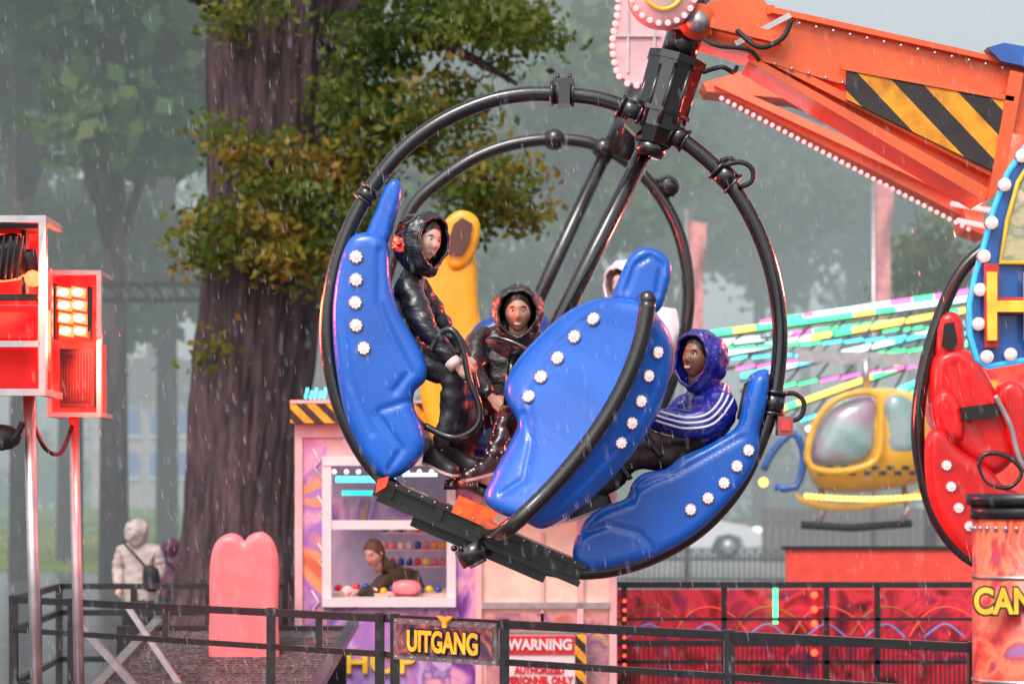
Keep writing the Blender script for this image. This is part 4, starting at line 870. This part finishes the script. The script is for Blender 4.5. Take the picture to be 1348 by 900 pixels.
mb=MB(); c=P(873,-12,dA-.2); mb.cyl(c,c+Vector((0,.12,0)),.19,mat('disc_white',(.7,.5,.5),.4),seg=32); 
for i in range(22):
    a=2*math.pi*i/22; mb.sph(c+Vector((math.cos(a)*.175,-.01,math.sin(a)*.175)),.016,'pinkled',8)
mb.tube([c+Vector((math.cos(a)*.1,-.012,math.sin(a)*.1)) for a in [2*math.pi*i/24 for i in range(24)]],.012,'gold',8,closed=True)
mb.obj('led_disc',am)
ar=grp('ride_arm'); mb=MB(); dA2=18.5
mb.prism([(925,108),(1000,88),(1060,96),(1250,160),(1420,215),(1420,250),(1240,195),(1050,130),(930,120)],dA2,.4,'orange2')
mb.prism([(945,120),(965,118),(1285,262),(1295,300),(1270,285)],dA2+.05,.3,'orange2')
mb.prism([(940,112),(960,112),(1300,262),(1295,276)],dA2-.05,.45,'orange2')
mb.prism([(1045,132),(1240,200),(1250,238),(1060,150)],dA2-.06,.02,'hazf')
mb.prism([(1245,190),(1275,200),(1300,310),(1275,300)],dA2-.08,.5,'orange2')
for i in range(40): t=i/39; mb.sph(P(950+325*t,129+172*t,dA2-.1),.018,'pinkled',6)
for i in range(10): t=i/9; mb.sph(P(1250+50*t,248+6*t,dA2-.12),.022,'pinkled',6); mb.sph(P(1254+48*t,268+8*t,dA2-.12),.022,'pinkled',6); mb.sph(P(1262+40*t,290+8*t,dA2-.12),.022,'pinkled',6)
mb.obj('arm_girder',ar); mb=MB()
oc=[(812,20),(822,-30),(880,-40),(905,0),(890,60),(860,100),(838,112),(815,100),(806,60)]
mb.prism(oc,dA2-.2,.12,mat('disc_pink',(.7,.45,.48),.4,var=.12))
sp_=cr_spline([Vector(q) for q in oc],True,9)
for q in sp_: mb.sph(P(q.x,q.y,dA2-.22),.024,'pinkled',6)
for x in (825,860): mb.rect(x,-20,x+3,95,dA2-.22,.02,'steel')
mb.rect(808,45,870,48,dA2-.225,.02,'steel')
mb.obj('led_disc',ar)
flood(1270,300,14.6,150,(1,.08,.05),ar,850,480,D0,.4)
# ================================================================ RIGHT
hs_=grp('ride_name_sign'); mb=MB(); dS=11.6
so=[(1400,150),(1352,190),(1326,228),(1308,275),(1296,320),(1284,360),(1276,400),(1277,440),(1286,472),(1300,482),(1345,474),(1400,470),(1700,470),(1700,150)]
mb.prism(so,dS,.1,'signblue')
si=[(1400,172),(1362,204),(1340,240),(1326,290),(1316,345),(1400,345),(1690,345),(1690,172)]
mb.prism(si,dS-.025,.02,mural('sign_art',[(.35,.25,.12),(.6,.5,.3),(.25,.3,.2),(.7,.6,.45)],5,1.5))
mb.tube([P(x,y,dS-.03) for x,y in si],.012,'gold',8,closed=True); mb.tube([P(x,y,dS-.0) for x,y in so],.014,mat('cyan_edge',(.05,.4,.7),.3,em=(.05,.5,1),es=.6),8,closed=True)
for x,y in((1345,205),(1322,243),(1305,293),(1295,337),(1290,381),(1288,426),(1299,469),(1330,466)):
    q=P(x,y,dS-.03); mb.cyl(q,q+Vector((0,.03,0)),.032,'steel',seg=16); mb.sph(q+Vector((0,-.012,0)),.032,'lampw',14)
mb.rect(1380,480,1400,930,dS+.1,.1,'steel'); mb.obj('sign_board',hs_)
red_=mat('letter_red_edge',(.6,.03,.02),.3)
for (dx,m_,dd,hp) in((0,red_,0,108),(3,'gold',-.03,92)):
    t_=text('HIP',1290+dx,408,dS-.05+dd,hp,m_,hs_,'letters',.012,.8,align='LEFT')
    if dx==0: t_.data.offset=.012
pl_=grp('ride_pillar'); mb=MB(); dP=10.6; c=P(1350,900,dP); R_=74*dP/F
zt=P(0,664,dP).z
mb.cyl((c.x,dP,0),(c.x,dP,zt),R_*.93,mural('pillar_art',[(.3,.02,.05),(.6,.03,.03),(.78,.10,.05),(.7,.2,.1),(.5,.03,.04),(.3,.1,.3)],4,2,em=.12),seg=40)
mb.cyl((c.x,dP,zt),(c.x,dP,zt+.05),R_*1.05,'rail',seg=40); mb.cyl((c.x,dP,zt-.06),(c.x,dP,zt),R_*.97,'rail',seg=40)
for z in(1.35,.9): mb.cyl((c.x,dP,z),(c.x,dP,z+.014),R_*.95,'steel',seg=40)
for i in range(12): a=math.pi+.2*i; mb.sph((c.x+math.cos(a)*R_*.95,dP+math.sin(a)*R_*.95,zt-.1),.012,'steel',6)
mb.obj('drum',pl_); t_=text('CAN',1322,792,dP-R_-.01,34,darko,pl_,'lettering',.004,.8); t_.data.offset=.012; text('CAN',1322,792,dP-R_-.015,34,'gold',pl_,'lettering',.004,.8)
r2=grp('ride_gondola'); mb=MB(); d=15.8
mb.tube(cr_spline([P(x,y,d) for x,y in((1330,310),(1290,332),(1262,362),(1236,420),(1216,490),(1208,560),(1214,620),(1232,680),(1262,722),(1300,745),(1360,760),(1430,740),(1480,640),(1490,520),(1460,400),(1400,320))],True,.05),.045,'black',14,closed=True)
red_o=[(1219,575),(1240,565),(1262,590),(1300,615),(1325,640),(1345,650),(1360,690),(1330,735),(1300,742),(1270,728),(1238,690),(1220,640)]
mb.inflate(red_o,d-.15,.05,14,'red',.012,5); mb.inflate(red_o,d+.4,.06,22,'red',.012,8)
mb.inflate([(1222,480),(1240,462),(1270,464),(1292,490),(1310,530),(1322,560),(1330,600),(1300,625),(1262,600),(1238,575),(1222,540)],d+.1,.06,15,'red',.15,5,grooves=[([(1250,480),(1262,530),(1290,590)],4,.02)])
mb.inflate([(1230,470),(1230,430),(1240,412),(1256,411),(1266,424),(1268,462),(1260,490),(1240,490)],d+.02,.05,12,'red',.04,5)
mb.prism([(1240,455),(1244,425),(1256,423),(1261,450),(1252,462)],d-.1,.03,'matte')
mb.inflate([(1228,520),(1248,512),(1266,540),(1266,580),(1240,575),(1228,550)],d-.05,.06,12,'red',.05,5)
mb.inflate([(1310,515),(1330,500),(1350,520),(1352,600),(1330,600),(1318,560)],d-.05,.06,12,'red',.05,5)
mb.beam(P(1265,545,d-.15),P(1318,538,d-.15),.09,.08,'matte'); 
mb.tube(cr_spline([P(x,y,d-.2) for x,y in((1288,610),(1300,596),(1326,600),(1345,620),(1330,640),(1300,636))],True,.03),.016,'black',8,closed=True)
mb.tube(cr_spline([P(x,y,d-.2) for x,y in((1310,520),(1330,560),(1345,610),(1380,640))],False,.03),.02,'steel',8)
bv=mb.bvh()
for x,y in((1246,612),(1252,640),(1262,668),(1276,692)):
    p,n=hitp(bv,x,y); 
    if p: bulb(mb,p,n,.036)
mb.obj('ring_and_seats',r2)
# ================================================================ RAIN AND HAZE
N=5200; dd=RNG.uniform(7,26,N)**1.0; xx=(RNG.uniform(-150,1500,N)-HX)*dd/F; zz=H+(HY-RNG.uniform(-100,980,N))*dd/F
ln=RNG.uniform(.014,.034,N); rd=RNG.uniform(.0004,.0008,N); V8=[];F8=[]
for i in range(N):
    c=Vector((xx[i],dd[i],zz[i])); dr=Vector((.16+random.uniform(-.03,.03),0,-1)).normalized(); u=Vector((1,0,.16)).normalized(); w=Vector((0,1,0)); o=len(V8)
    V8+= [c-dr*ln[i]]+[c+dr*ln[i]*.6+(u*math.cos(k*2.094)+w*math.sin(k*2.094))*rd[i] for k in range(3)]+[c+dr*ln[i]]
    F8+= [(o,o+1,o+2),(o,o+2,o+3),(o,o+3,o+1),(o+4,o+2,o+1),(o+4,o+3,o+2),(o+4,o+1,o+3)]
rn=MB(); rn.add(V8,F8,mat('rain_water',(.86,.88,.93),.1,var=.02,coat=1),True); rn.obj('rain')
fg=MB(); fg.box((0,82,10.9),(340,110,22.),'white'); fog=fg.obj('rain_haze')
m=bpy.data.materials.new('rain_haze'); m.use_nodes=True; nt=m.node_tree; nt.nodes.clear(); o=_n(nt,'ShaderNodeOutputMaterial')
DEN=.0112
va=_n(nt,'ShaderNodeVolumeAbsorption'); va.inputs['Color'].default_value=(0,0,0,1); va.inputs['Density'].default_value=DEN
ve=_n(nt,'ShaderNodeEmission'); ve.inputs['Color'].default_value=(.49,.56,.57,1); ve.inputs['Strength'].default_value=DEN  # emission stands in for daylight scattered inside the haze
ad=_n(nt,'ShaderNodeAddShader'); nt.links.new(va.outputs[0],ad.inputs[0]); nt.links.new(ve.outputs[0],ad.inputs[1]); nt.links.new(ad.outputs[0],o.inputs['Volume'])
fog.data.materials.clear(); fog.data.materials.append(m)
# ================================================================ LIGHT, WORLD, CAMERA
w=bpy.data.worlds.new('World'); sc.world=w; w.use_nodes=True; nt=w.node_tree; bg=nt.nodes['Background']
sk=_n(nt,'ShaderNodeTexSky',sky_type='NISHITA'); sk.sun_disc=False; sk.sun_elevation=math.radians(50); sk.sun_rotation=math.radians(200); sk.dust_density=4; sk.air_density=1
hsv=_n(nt,'ShaderNodeHueSaturation'); hsv.inputs['Saturation'].default_value=.25; hsv.inputs['Value'].default_value=1.4
nt.links.new(sk.outputs[0],hsv.inputs['Color']); nt.links.new(hsv.outputs[0],bg.inputs[0]); bg.inputs[1].default_value=.15
L=bpy.data.lights.new('sun','SUN'); L.energy=1.1; L.angle=math.radians(20); L.color=(1,.93,.88); so_=bpy.data.objects.new('sun',L); sc.collection.objects.link(so_)
el,az=math.radians(50),math.radians(200); sv=Vector((math.sin(az)*math.cos(el),math.cos(az)*math.cos(el),math.sin(el))); so_.rotation_euler=sv.to_track_quat('Z','Y').to_euler()
cam=bpy.data.cameras.new('camera'); co=bpy.data.objects.new('camera',cam); sc.collection.objects.link(co); sc.camera=co
co.location=CAM; co.rotation_euler=(math.radians(90),0,0); cam.lens=85; cam.sensor_width=36; cam.shift_y=(HY-449.5)/1348; cam.clip_end=2000; cam.clip_start=.1
cam.dof.use_dof=True; cam.dof.focus_distance=D0-.1; cam.dof.aperture_fstop=2.4
sc.view_settings.view_transform='Standard'; sc.view_settings.look='None'; sc.view_settings.exposure=0
